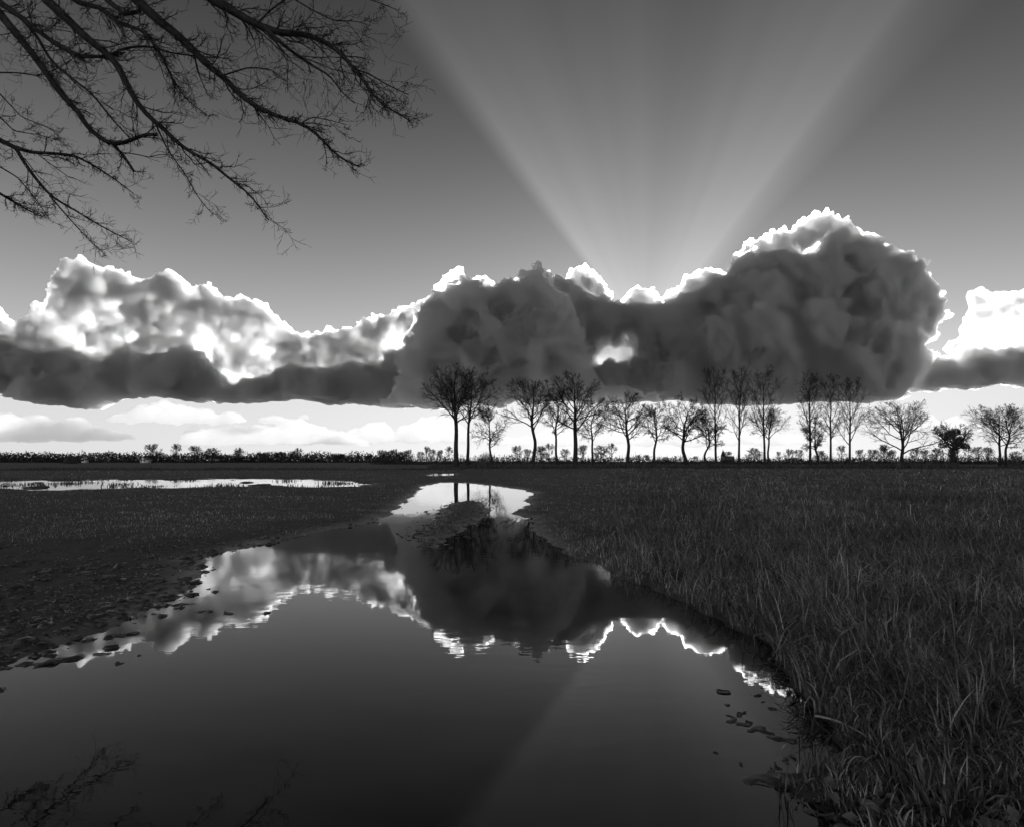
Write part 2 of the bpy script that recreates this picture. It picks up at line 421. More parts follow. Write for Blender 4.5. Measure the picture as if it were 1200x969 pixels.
def height(x, y):
    r = np.hypot(x, y)
    n1 = fbm(x * 1.7, y * 1.7, 3) - 0.5
    n2 = fbm(x * 0.35, y * 0.35, 9) - 0.5
    n3 = fbm(x * 7.0, y * 7.0, 21) - 0.5
    n4 = fbm(x * 24.0, y * 24.0, 33, 2) - 0.5
    mud = np.clip(0.5 - (sdf(MUD, x, y) + (fbm(x * 1.1, y * 0.8, 51) - 0.5) * 2.4) / 0.5, 0, 1)
    wob = n1 * 0.22 + n3 * 0.16 + n4 * 0.05
    dp = sdf(PUD, x, y) + wob * np.clip(r / 6, 0.5, 2.0)
    dq = sdf(POND, x, y) + (fbm(x * 0.7, y * 0.5, 40) - 0.5) * 4.5 + np.clip(fbm(x * 0.5, y * 0.35, 44) - 0.6, 0, 1) * 22
    dl = sdf(POOL, x, y) + n1 * 0.5
    di = sdf(ISLE, x, y) + wob * 2.0
    out = np.maximum(np.minimum(np.minimum(dp, dq), dl), -np.minimum(di, 9))
    slope_m = 0.035 + 0.05 * (1 - mud)
    up = np.where(x < 0.1 * y - 0.2, 0.05, 0.085) * (1 - np.exp(-np.maximum(out, 0) / 0.9)) * (1 - 0.45 * mud) + 0.02 * np.clip(out / 0.08, 0, 1)
    dn = -0.16 * (1 - np.exp(np.minimum(out, 0) / 0.8))
    z = np.where(out > 0, up, dn)
    z = z + np.where(out > 0, 1, 0.25) * (n2 * 0.05 * np.clip(out + 0.2, 0, 1) + mud * np.clip(out * 4, 0, 1) * (n3 * 0.045 + n4 * 0.022) + (1 - mud) * np.clip(out * 2, 0, 1) * (n1 * 0.05 + n3 * 0.025))
    z = np.where(out > 0.25, np.maximum(z, 0.018), z)
    # the flat isle of mud just breaks the surface
    z = np.where((di < 0) , np.minimum(z, 0.03 + n3 * 0.05 + n4 * 0.03), z)
    # ditch and rise along the tree row
    far = np.clip((y - 60) / 25, 0, 1)
    z = z + far * 0.06 * 0 - 0.35 * np.exp(-((y - 74 - 0.05 * x) / 2.2) ** 2) * np.clip((-x - 5) / 8, 0, 1)
    return z, out, mud

def grey_mat(name, build):
    m = bpy.data.materials.new(name)
    m.use_nodes = True
    T = NT(m.node_tree)
    b = T.n('ShaderNodeBsdfPrincipled')
    out = T.n('ShaderNodeOutputMaterial', Surface=b)
    build(T, b, out)
    return m
def plain(T, b, val, rough=0.8, spec=0.3):
    T.put(b.inputs['Base Color'], (val, val, val, 1) if isinstance(val, (int, float)) else val)
    T.put(b.inputs['Roughness'], rough)
    T.put(b.inputs['Specular IOR Level'], spec)
def b_ground(T, b, out):
    co = T.n('ShaderNodeNewGeometry').outputs['Position']
    wet = T.n('ShaderNodeAttribute', {'attribute_name': 'wet'}).outputs['Fac']
    mud = T.n('ShaderNodeAttribute', {'attribute_name': 'mud'}).outputs['Fac']
    n = T.n('ShaderNodeTexNoise', Vector=co, Scale=9.0, Detail=8.0, Roughness=0.65).outputs[0]
    n2 = T.n('ShaderNodeTexNoise', Vector=co, Scale=0.25, Detail=5.0).outputs[0]
    soil = T.rng(n, 0.3, 0.7, 0.03, 0.07)
    turf = T.m('MULTIPLY', T.rng(n, 0.3, 0.7, 0.035, 0.07), T.rng(n2, 0.3, 0.7, 0.75, 1.25))
    c = T.n('ShaderNodeMix', {'data_type': 'FLOAT'}, i0=mud, i2=turf, i3=soil).outputs[0]
    plain(T, b, c, T.rng(wet, 0, 1, 0.85, 0.3), 0.4)
    bp = T.n('ShaderNodeBump', Strength=0.6, Distance=0.02, Height=T.n('ShaderNodeTexNoise', Vector=co, Scale=40.0, Detail=6.0, Roughness=0.7).outputs[0])
    T.put(b.inputs['Normal'], bp)
M_GROUND = grey_mat('meadow_soil', b_ground)
# polar grid round the camera's place, finest where one looks
rr = np.concatenate([[0.0], np.geomspace(0.6, 14, 170), np.geomspace(14.3, 110, 110), np.geomspace(118, 40000, 40)])
fine = np.linspace(-R(56), R(56), 340)
coarse = np.linspace(R(56), R(304), 60)[1:-1]
th = np.concatenate([fine, coarse])
RR, TH = np.meshgrid(rr[1:], th, indexing='ij')
gx, gy = np.sin(TH) * RR, np.cos(TH) * RR
gz, gout, gmud = height(gx.ravel(), gy.ravel())
gz = np.where(np.hypot(gx, gy).ravel() > 300, 0.05, gz)
gv = np.concatenate([[[0, 0, -0.16]], np.stack([gx.ravel(), gy.ravel(), gz], 1)])
na, nr = len(th), len(rr) - 1
i = np.arange(nr - 1)[:, None] * na; j = np.arange(na)[None]; j2 = (j + 1) % na
q = np.stack([1 + i + j, 1 + i + j2, 1 + i + na + j2, 1 + i + na + j], 2).reshape(-1, 4)[:, ::-1]
c0 = np.stack([np.zeros(na, int), 1 + (np.arange(na) + 1) % na, 1 + np.arange(na)], 1)
me = mesh_np('ground', gv, [q, c0], M_GROUND, True)
for nm, val in (('wet', np.clip(1 - gout / 0.5, 0, 1)), ('mud', np.maximum(gmud, np.clip(0.6 - gout / 0.3, 0, 1)))):
    a = me.attributes.new(nm, 'FLOAT', 'POINT')
    a.data.foreach_set('value', np.concatenate([[1.0], val]).astype(np.float32))
tag(link('ground', me), 'flat dark meadow ground with muddy puddle hollow', kind='structure')

def b_water(T, b, out):
    co = T.n('ShaderNodeNewGeometry').outputs['Position']
    plain(T, b, T.rng(T.n('ShaderNodeTexNoise', Vector=T.n('ShaderNodeMapping', Vector=co, Scale=(0.7, 1.6, 1)), Scale=2.2, Detail=6.0, Roughness=0.62).outputs[0], 0.35, 0.7, 0.028, 0.004), 0.015, 0.5)
    T.put(b.inputs['IOR'], 1.4)
    w1 = T.n('ShaderNodeTexNoise', Vector=T.n('ShaderNodeMapping', Vector=co, Scale=(1.0, 2.2, 1.0)), Scale=3.2, Detail=3.0, Roughness=0.55).outputs[0]
    patch = T.rng(T.n('ShaderNodeTexNoise', Vector=co, Scale=0.5, Detail=2.0).outputs[0], 0.4, 0.65, 0.1, 1.0)
    bp = T.n('ShaderNodeBump', Strength=1.0, Distance=0.001, Height=T.m('MULTIPLY', w1, patch))
    T.put(b.inputs['Normal'], bp)
M_WATER = grey_mat('still_water', b_water)
def water_sheet(name, label, poly, grow, xlim=None):
    lo, hi = poly.min(0) - grow, poly.max(0) + grow
    nx, ny = 24, 24
    X, Y = np.meshgrid(np.linspace(lo[0], hi[0], nx), np.linspace(lo[1], hi[1], ny), indexing='ij')
    v = np.stack([X.ravel(), Y.ravel(), np.zeros(X.size)], 1)
    k = np.arange(nx - 1)[:, None] * ny + np.arange(ny - 1)[None]
    q = np.stack([k, k + ny, k + ny + 1, k + 1], 2).reshape(-1, 4)
    return tag(link(name, mesh_np(name, v, q, M_WATER)), label, kind='structure')
water_sheet('water', 'long still puddle mirroring the clouds along the muddy track', PUD[PUD[:, 1] > 0.3], 0.6)
water_sheet('water', 'shallow pond with grass tips in the flooded meadow', POND, 1.0)
water_sheet('water', 'tiny bright pool at the end of the track', POOL, 0.5)
# ------------------------------------------------------------------ grass
def b_grass(T, b, out):
    rnd = T.n('ShaderNodeNewGeometry').outputs['Random Per Island']
    tone = T.ramp(rnd, [(0.0, 0.05), (0.35, 0.12), (0.7, 0.25), (0.92, 0.38), (0.95, 0.55), (1.0, 0.62)], 'LINEAR')
    co = T.n('ShaderNodeNewGeometry').outputs['Position']
    big = T.n('ShaderNodeTexNoise', Vector=T.n('ShaderNodeMapping', Vector=co, Scale=(1, 1, 0)), Scale=0.22, Detail=5.0, Roughness=0.6).outputs[0]
    tone = T.m('MULTIPLY', T.n('ShaderNodeSeparateColor', Color=tone).outputs[0], T.rng(big, 0.32, 0.68, 0.5, 1.5))
    plain(T, b, tone, 0.38, 0.5)
    tr = T.n('ShaderNodeBsdfTranslucent', Color=tone)
    mx = T.n('ShaderNodeMixShader', Fac=0.45)
    T.nt.links.new(b.outputs[0], mx.inputs[1]); T.nt.links.new(tr.outputs[0], mx.inputs[2])
    T.nt.links.new(mx.outputs[0], out.inputs['Surface'])
M_GRASS = grey_mat('grass_blade', b_grass)
def blades(x, y, z, hgt, wid, ang, lean, nseg, droop):
    """curved tapering ribbons; returns verts, faces"""
    n = len(x)
    t = np.linspace(0, 1, nseg + 1)[None, :]
    bend = lean[:, None] * t + droop[:, None] * t * t
    dx, dy = np.cos(ang)[:, None], np.sin(ang)[:, None]
    s = hgt[:, None] / nseg
    hor = np.concatenate([np.zeros((n, 1)), np.cumsum(np.sin(bend[:, 1:]) * s, 1)], 1)
    ver = np.concatenate([np.zeros((n, 1)), np.cumsum(np.cos(bend[:, 1:]) * s, 1)], 1)
    px, py, pz = x[:, None] + dx * hor, y[:, None] + dy * hor, z[:, None] + ver
    w = wid[:, None] * (1 - t ** 1.6) * 0.5
    tw = rs.uniform(-0.8, 0.8, (n, 1)) + np.pi / 2
    wx, wy = np.cos(ang[:, None] + tw), np.sin(ang[:, None] + tw)
    L = np.stack([px - wx * w, py - wy * w, pz], 2)
    Rr = np.stack([px + wx * w, py + wy * w, pz + w * 0.5], 2)
    # tip is a single vertex
    v = np.concatenate([np.stack([L[:, :-1], Rr[:, :-1]], 2).reshape(n, -1, 3), np.stack([px, py, pz], 2)[:, -1:]], 1)
    m = 2 * nseg + 1
    base = (np.arange(n) * m)[:, None]
    k = np.arange(nseg - 1)[None] * 2
    q = np.stack([base + k, base + k + 1, base + k + 3, base + k + 2], 2).reshape(-1, 4) if nseg > 1 else np.zeros((0, 4), int)
    tri = np.stack([base[:, 0] + 2 * nseg - 2, base[:, 0] + 2 * nseg - 1, base[:, 0] + 2 * nseg], 1)
    return v.reshape(-1, 3), q, tri
def scatter(n, r0, r1, a0=-57, a1=57):
    r = np.exp(rs.uniform(np.log(r0), np.log(r1), n)); a = np.radians(rs.uniform(a0, a1, n))
    return r * np.sin(a), r * np.cos(a)
def grass_field(name, label, n, r0, r1, nseg, a0=-57, a1=57):
    x, y = scatter(n, r0, r1, a0, a1)
    z, out, mud = height(x, y)
    clump = fbm(x * 1.6, y * 1.6, 77)
    fine_c = fbm(x * 5.5, y * 5.5, 78, 2)
    right = np.clip((x - 0.15 * y + 0.4) / 1.0, 0, 1)            # the rough side of the track
    keep = (out > 0.0) & (rs.uniform(size=n) < np.clip(0.5 + out * 4, 0, 1)) & (rs.uniform(size=n) < 1 - 0.85 * np.clip(mud * 1.4, 0, 1)) & (rs.uniform(size=n) < 0.35 + 1.2 * fine_c)
    keep &= rs.uniform(size=n) < np.clip(fbm(x * 0.75, y * 0.6, 83) * 2.6 - 0.5, 0.3, 1)
    keep &= rs.uniform(size=n) < np.clip((np.hypot(x, y) - 1.75) / 1.1, 0.12, 1)
    # blades standing in the shallow margins of the pond
    pond = (sdf(POND, x, y) < 0.3) & (rs.uniform(size=n) < np.clip((fbm(x * 0.8, y * 0.8, 90) - 0.54) * 4, 0.015, 1)) & (out < 0.2)
    keep |= pond
    x, y, z, out, clump, fine_c, right, pond, mud = [q[keep] for q in (x, y, z, out, clump, fine_c, right, pond, mud)]
    n = len(x); r = np.hypot(x, y)
    hg = np.clip(0.055 + 0.1 * right + 0.2 * right * np.clip(clump * 1.6 - 0.35, 0, 1.2) + 0.07 * np.clip(clump - 0.4, 0, 1) , 0.03, 0.5)
    hg *= rs.uniform(0.55, 1.35, n) * (0.75 + 0.5 * fine_c) * np.clip(0.65 + out * 1.2, 0.5, 1.0) * (1 - 0.55 * np.clip(mud, 0, 1))
    hg *= np.where(r > 30, 0.85, 1.0)
    hg[pond] = rs.uniform(0.05, 0.16, pond.sum())
    wd = np.maximum(rs.uniform(0.004, 0.0095, n), 0.5 * r / F) * np.where(rs.uniform(size=n) < 0.04, 1.7, 1.0)
    # tussocks: blades fan out from clump centres
    cs = np.where(r < 8, 0.3, 0.5)
    ix, iy = np.floor(x / cs), np.floor(y / cs)
    hsh = lambda a, b, k: (np.sin(a * 127.1 + b * 311.7 + k * 74.7) * 43758.5453) % 1.0
    tx_, ty_ = (ix + 0.2 + 0.6 * hsh(ix, iy, 1)) * cs, (iy + 0.2 + 0.6 * hsh(ix, iy, 2)) * cs
    th_ = hsh(ix, iy, 3); dd_ = np.hypot(x - tx_, y - ty_) / cs
    hg *= (0.55 + 0.9 * th_) * np.clip(1.25 - 0.6 * dd_, 0.5, 1.3)
    hg = np.clip(hg, 0.02, 0.36) * np.clip((r - 1.9) / 1.1, 0.28, 1)
    out_ang = np.arctan2(y - ty_, x - tx_)
    wind = fbm(x * 0.9, y * 0.9, 60) * 6.0
    u_ = rs.uniform(size=n)
    ang = np.where(u_ < 0.5, out_ang, np.where(u_ < 0.8, wind, rs.uniform(0, 6.283, n))) + rs.normal(0, 0.45, n)
    lean = np.abs(rs.normal(0.35, 0.4, n)) + 0.35 * dd_; droop = np.clip(rs.normal(1.2, 0.7, n), 0, 2.8) * np.clip(hg / 0.16, 0.3, 1.4)
    v, q, t = blades(x, y, z - 0.01, hg, wd, ang, lean, nseg, droop)
    print(name, n)
    return tag(link(name, mesh_np(name, v, [q, t], M_GRASS)), label, 'grass', kind='stuff')
grass_field('grass', 'long tangled grass blades on the rough bank beside the puddle', 115000, 1.6, 8.0, 4, 2, 56)
grass_field('grass', 'short grass tufts on the muddy shore and near meadow', 26000, 3.0, 8.0, 3, -57, 2)
grass_field('grass', 'short meadow grass on both sides of the puddle', 84000, 8, 24, 2)
grass_field('grass', 'thin grass over the wide meadow and standing in the pond', 90000, 24, 86, 2)
# ------------------------------------------------------------------ bare trees
def b_bark(T, b, out):
    co = T.n('ShaderNodeTexCoord').outputs['Object']
    n = T.n('ShaderNodeTexNoise', Vector=T.n('ShaderNodeMapping', Vector=co, Scale=(6, 6, 1.2)), Scale=2.0, Detail=6.0).outputs[0]
    plain(T, b, T.rng(n, 0.3, 0.7, 0.015, 0.04), 0.9, 0.15)
    T.put(b.inputs['Normal'], T.n('ShaderNodeBump', Strength=0.6, Distance=0.03, Height=n))
M_BARK = grey_mat('bark', b_bark)
M_TWIG = grey_mat('twig', lambda T, b, out: plain(T, b, T.rng(T.n('ShaderNodeNewGeometry').outputs['Random Per Island'], 0, 1, 0.015, 0.04), 0.85, 0.2))
def b_leaf(T, b, out):
    plain(T, b, T.rng(T.n('ShaderNodeNewGeometry').outputs['Random Per Island'], 0, 1, 0.03, 0.08), 0.45, 0.4)
M_LEAF = grey_mat('ivy_leaf', b_leaf)

def unit(v):
    return v / (np.linalg.norm(v, axis=-1, keepdims=True) + 1e-9)
def tubes(PL, RD, n):
    m, k, _ = PL.shape
    T = np.empty_like(PL)
    T[:, 1:-1] = PL[:, 2:] - PL[:, :-2]; T[:, 0] = PL[:, 1] - PL[:, 0]; T[:, -1] = PL[:, -1] - PL[:, -2]
    T = unit(T)
    ref = np.where(np.abs(T[:, :1, 2:3]) > 0.8, [[[1.0, 0, 0]]], [[[0, 0, 1.0]]])
    A = unit(np.cross(T, np.broadcast_to(ref, T.shape))); B = np.cross(T, A)
    a = np.arange(n) * 2 * np.pi / n
    V = PL[:, :, None] + RD[:, :, None, None] * (A[:, :, None] * np.cos(a)[None, None, :, None] + B[:, :, None] * np.sin(a)[None, None, :, None])
    base = (np.arange(m) * k * n)[:, None, None]; i = (np.arange(k - 1) * n)[None, :, None]; j = np.arange(n)[None, None]; j2 = (j + 1) % n
    q = np.stack([base + i + j, base + i + j2, base + i + n + j2, base + i + n + j], 3).reshape(-1, 4)
    return V.reshape(-1, 3), q
def ribbons(PL, RD):
    """very thin twigs as two crossed-free slim triangles pairs"""
    m = len(PL)
    a, b = PL[:, 0], PL[:, -1]
    s = unit(np.cross(b - a, rs.normal(size=(m, 3)))) * RD[:, :1]
    V = np.stack([a - s, a + s, b + s * 0.5, b - s * 0.5], 1).reshape(-1, 3)
    return V, (np.arange(m) * 4)[:, None] + np.array([[0, 1, 2, 3]])
def grow(pos, d, ln, rad, nseg, wander, up, tip=0.3, droop=None):
    m = len(pos)
    P, D = [pos], unit(d)
    for k in range(nseg):
        D = D + rs.normal(0, wander, (m, 3)); D[:, 2] += up
        D = unit(D)
        P.append(P[-1] + D * (ln / nseg)[:, None])
    t = np.linspace(0, 1, nseg + 1)[None]
    return np.stack(P, 1), rad[:, None] * (1 - (1 - tip) * t)
def kids(PL, RD, n, t0, t1, a0, a1, jit=1.0):
    m, k, _ = PL.shape
    t = t0 + (t1 - t0) * (np.arange(n)[None] + rs.uniform(0, 1, (m, n))) / n
    f = np.clip(t * (k - 1), 0, k - 1.001); i = f.astype(int); w = (f - i)[..., None]
    r_ = np.arange(m)[:, None]
    p = PL[r_, i] * (1 - w) + PL[r_, i + 1] * w
    rad = RD[r_, i] * (1 - w[..., 0]) + RD[r_, i + 1] * w[..., 0]
    tan = unit(PL[r_, i + 1] - PL[r_, i])
    ref = unit(rs.normal(size=(m, 1, 3)))
    A = unit(np.cross(tan, np.broadcast_to(ref, tan.shape))); B = np.cross(tan, A)
    az = np.arange(n)[None] * 2.4 + rs.uniform(0, 6.28, (m, 1)) + rs.normal(0, 0.4 * jit, (m, n))
    an = rs.uniform(a0, a1, (m, n))
    d = tan * np.cos(an)[..., None] + (A * np.cos(az)[..., None] + B * np.sin(az)[..., None]) * np.sin(an)[..., None]
    return p.reshape(-1, 3), d.reshape(-1, 3), rad.ravel(), t.ravel()
def exit_dist(p, d, c, e):
    q, s = (p - c) / e, d / e
    A, B, C = (s * s).sum(1), (q * s).sum(1), (q * q).sum(1) - 1
    disc = np.maximum(B * B - A * C, 0)
    return np.maximum((-B + np.sqrt(disc)) / A, 0)
class Geo:
    def __init__(s): s.v, s.f, s.n = [], [], 0
    def add(s, vf):
        v, f = vf
        s.v.append(v); s.f.append(f + s.n); s.n += len(v)
    def mesh(s, name, mat, smooth=False):
        return mesh_np(name, np.concatenate(s.v), s.f, mat, smooth)
def bare_tree(height_, crown_r, crown_z0, kind='oak', r0=0.24, lean=0.0, wavy=0.25, dens=1.0, off=0.0, tk=1.0):
    """trunk + crown meshes, standing on the origin"""
    trunk, crown = Geo(), Geo()
    nz = 14
    t = np.linspace(0, 1, nz + 1)
    topf = {'oak': 0.86, 'poplar': 0.97, 'bush': 0.7}[kind]
    ph = rs.uniform(0, 6.28, 4)
    amp = wavy * np.clip(t * 3, 0, 1)
    tx = lean * t + amp * (np.sin(t * 6 + ph[0]) * 0.6 + np.sin(t * 13 + ph[1]) * 0.3); ty = amp * (np.sin(t * 5 + ph[2]) * 0.5 + np.sin(t * 11 + ph[3]) * 0.3)
    PL = np.stack([tx - tx[0], ty - ty[0], t * height_ * topf], 1)[None]
    zc = crown_z0 / (height_ * topf)
    rad = r0 * np.where(t < zc, 1 - 0.3 * t / max(zc, .05), 0.7 * np.maximum(1 - (t - zc) / (1 - zc + 1e-6), 0) ** 0.8 + 0.06)
    rad = rad + r0 * 0.5 * np.exp(-t * height_ / 0.5)
    PL[:, 0, 2] = -0.3
    trunk.add(tubes(PL, rad[None], 8))
    cz = (height_ + crown_z0) / 2
    c = np.array([off, 0, cz]); e = np.array([crown_r, crown_r * 0.9, (height_ - crown_z0) / 2 + 0.3])
    if kind == 'poplar':
        n1, ang, up, w1 = int(17 * dens), (0.45, 0.85), 0.13, 0.05
        c[2] = cz + 0.1 * height_; e[2] *= 1.0
    else:
        n1, ang, up, w1 = int(19 * dens), (0.6, 1.35), 0.05, 0.15
    p, d, r, tt = kids(PL, rad[None], n1, max(zc * 0.9, 0.1), 0.98, *ang)
    d[:, 2] = np.where(tt > 0.8, np.abs(d[:, 2]), d[:, 2]); d = unit(d)
    ln = exit_dist(p, d, c, e) * rs.uniform(0.8, 1.12, len(p)) + 0.4
    if kind == 'poplar':
        ln = np.minimum(ln, height_ * rs.uniform(0.25, 0.42, len(p)))
    L1, R1 = grow(p, d, ln, np.clip(r * 0.5, 0.03, 0.14), 6, w1, up, 0.22)
    crown.add(tubes(L1, R1, 5))
    p, d, r, tt = kids(L1, R1, 8, 0.2, 0.98, 0.4, 0.95)
    L = np.repeat(ln, 8)
    l2 = np.minimum(L * rs.uniform(0.25, 0.5, len(p)) * (1.15 - 0.5 * tt), exit_dist(p, d, c, e * 1.03) + 0.25)
    L2, R2 = grow(p, d, l2, np.clip(r * 0.6, 0.016, 0.06), 3, 0.16, up * 0.9, 0.4)
    crown.add(tubes(L2, R2, 4))
    p, d, r, tt = kids(L2, R2, 7, 0.15, 1.0, 0.35, 0.9)
    l3 = np.clip(np.repeat(l2, 7) * rs.uniform(0.25, 0.55, len(p)), 0.25, 1.1)
    L3, R3 = grow(p, d, l3, np.clip(r * 0.7, 0.014 * tk, 0.03 * tk), 1, 0.2, up, 0.6)
    crown.add(tubes(L3, R3, 3))
    p, d, r, tt = kids(L3, R3, 5, 0.15, 1.0, 0.3, 0.95)
    L4, R4 = grow(p, d, np.clip(np.repeat(l3, 5) * rs.uniform(0.4, 0.8, len(p)), 0.15, 0.6), np.full(len(p), 0.012 * tk), 1, 0.1, 0.05, 0.6)
    crown.add(ribbons(L4, R4))
    return trunk.mesh('trunk', M_BARK, True), crown.mesh('crown', M_TWIG), PL[0], (L1, R1)
def plant_tree(label, px, D, meshes, group, cat='tree', name='bare_tree', z=0.06, rot=0.0, sc=(1, 1, 1)):
    t = link(name, None, loc=((px - CX) / F * D, D, z))
    t.rotation_euler = (0, 0, rot); t.scale = sc
    tag(t, label, cat, group)
    link('trunk', meshes[0], t); link('crown', meshes[1], t)
    return t
# px of trunk, base row depth, top y, crown left/right px, crown bottom y, kind, label
ROW = 'bare trees in the avenue row'
AV = [(535, 89, 431, 503, 562, 490, 'oak', 0.36, 'tallest bare tree with thick straight trunk at the end of the row', -0.3, 0.12),
      (547.5, 90, 439, 528, 581, 486, 'oak', 0.24, 'bare tree with slim trunk close beside the tallest tree', 0.6, 0.15),
      (577, 94, 477, 556, 598, 515, 'oak', 0.2, 'small bare tree leaning over the round dark bush', -0.7, 0.15),
      (624.5, 89, 446, 591, 648, 494, 'oak', 0.28, 'bare tree with bent trunk and broad drooping crown past the dark bush', 0.2, 0.4),
      (653.5, 91, 455, 638, 669, 500, 'oak', 0.2, 'slender crooked bare tree before the great fan shaped tree', -0.3, 0.45),
      (674, 89, 440, 644, 703, 498, 'oak', 0.36, 'great bare tree with wide fan shaped crown in the row', 0.0, 0.12),
      (693.5, 91, 466, 677, 713, 508, 'oak', 0.19, 'small twisted bare tree just past the great fan shaped tree', 0.3, 0.45),
      (736, 89, 464, 706, 760, 504, 'oak', 0.28, 'bare tree with flat topped rounded crown standing alone', -0.3, 0.25),
      (767, 90, 475, 750, 787, 508, 'oak', 0.2, 'small bare tree with forked crown next to the flat topped tree', 0.1, 0.25),
      (804, 89, 469, 776, 824, 510, 'oak', 0.3, 'bare tree with crooked knotty trunk before the first poplar', -0.3, 0.5),
      (827.5, 92, 486, 813, 845, 516, 'oak', 0.19, 'little crooked bare tree at the foot of the first poplar', 0.2, 0.5),
      (839, 135, 442, 817, 857, 508, 'poplar', 0.3, 'first tall bare poplar past the crooked trees', -0.3, 0.1),
      (866, 136, 441, 847, 886, 508, 'poplar', 0.3, 'second tall bare poplar with fanned upright branches', 0.2, 0.1),
      (896, 135, 444, 874, 919, 505, 'poplar', 0.3, 'third tall bare poplar with a small tree at its foot', -0.3, 0.1),
      (901, 130, 482, 878, 921, 505, 'oak', 0.24, 'small bare tree at the foot of the third poplar', 0.0, 0.25),
      (949.5, 130, 449, 922, 967, 508, 'poplar', 0.3, 'fourth tall bare poplar, broad at the top', -0.2, 0.1),
      (957.5, 92, 494, 944, 968, 520, 'oak', 0.2, 'short twisted bare trunk standing between two poplars', -0.2, 0.4),
      (973.5, 130, 452, 955, 992, 508, 'poplar', 0.27, 'fifth bare poplar, narrower than its neighbours', 0.0, 0.1),
      (995.5, 130, 456, 972, 1024, 514, 'poplar', 0.28, 'last bare poplar with wide low spreading branches', 0.2, 0.1),
      (1057, 91, 474, 1024, 1092, 522, 'oak', 0.3, 'bare tree with broad low crown standing apart after the poplars', -0.1, 0.2),
      (1171.5, 120, 477, 1132, 1196, 514, 'oak', 0.26, 'bare twin tree with straight stem beyond the ivy covered tree', 0.0, 0.15),
      (1179, 119, 480, 1158, 1216, 514, 'oak', 0.26, 'bare twin tree with curved stem beyond the ivy covered tree', 0.2, 0.4)]
for px, D, top, xl, xr, yb, kind, r0, lab, lean, wavy in AV:
    s = D / F
    hgt = (HZ - top) * s + H - 0.06
    cr = (xr - xl) / 2 * s * 1.22
    off = ((xl + xr) / 2 - px) * s
    M = bare_tree(hgt, cr, max((HZ - yb - 9) * s + H, 1.5), kind, r0, lean, wavy, 1.0, off)
    plant_tree(lab, px, D, M, ROW)

# the ivy covered tree
D = 90; s = D / F
M = bare_tree((HZ - 500) * s + H, 21 * s, (HZ - 528) * s + H, 'oak', 0.34, 0.3, 0.35, 0.8)
t = plant_tree('stout low tree wrapped in dense dark ivy', 1117, D, M, ROW, name='ivy_tree')
pts = []
for q, w in ((M[2][2:12], 0.55),):
    for a, b in zip(q[:-1], q[1:]):
        k = rs.uniform(0, 1, (330, 1)); pts.append(a * (1 - k) + b * k + rs.normal(0, w * 0.62, (330, 3)))
for c, rd, n in (((-0.6, 0, 4.6), 0.9, 800), ((0.9, 0, 4.0), 0.75, 600), ((1.9, 0.2, 3.2), 0.6, 380), ((-1.3, 0.1, 3.4), 0.7, 420), ((0.3, 0, 5.2), 0.7, 450)):
    d = unit(rs.normal(size=(n, 3))); pts.append(np.array(c) + d * (rd * rs.uniform(0.3, 1.05, (n, 1)) ** 0.6) * np.array([1, 1, 0.8]))
def leaf_cloud(P, size):
    n = len(P)
    a, b = unit(rs.normal(size=(n, 3))), rs.normal(size=(n, 3)); b = unit(np.cross(a, b))
    w = rs.uniform(0.6, 1.3, (n, 1)) * size
    V = np.stack([P - a * w, P + b * w * 0.6, P + a * w, P - b * w * 0.6], 1).reshape(-1, 3)
    return V, (np.arange(n) * 4)[:, None] + np.array([[0, 1, 2, 3]])
V, f = leaf_cloud(np.concatenate(pts), 0.1)
tag(link('ivy', mesh_np('ivy', V, f, M_LEAF), t), kind='stuff')

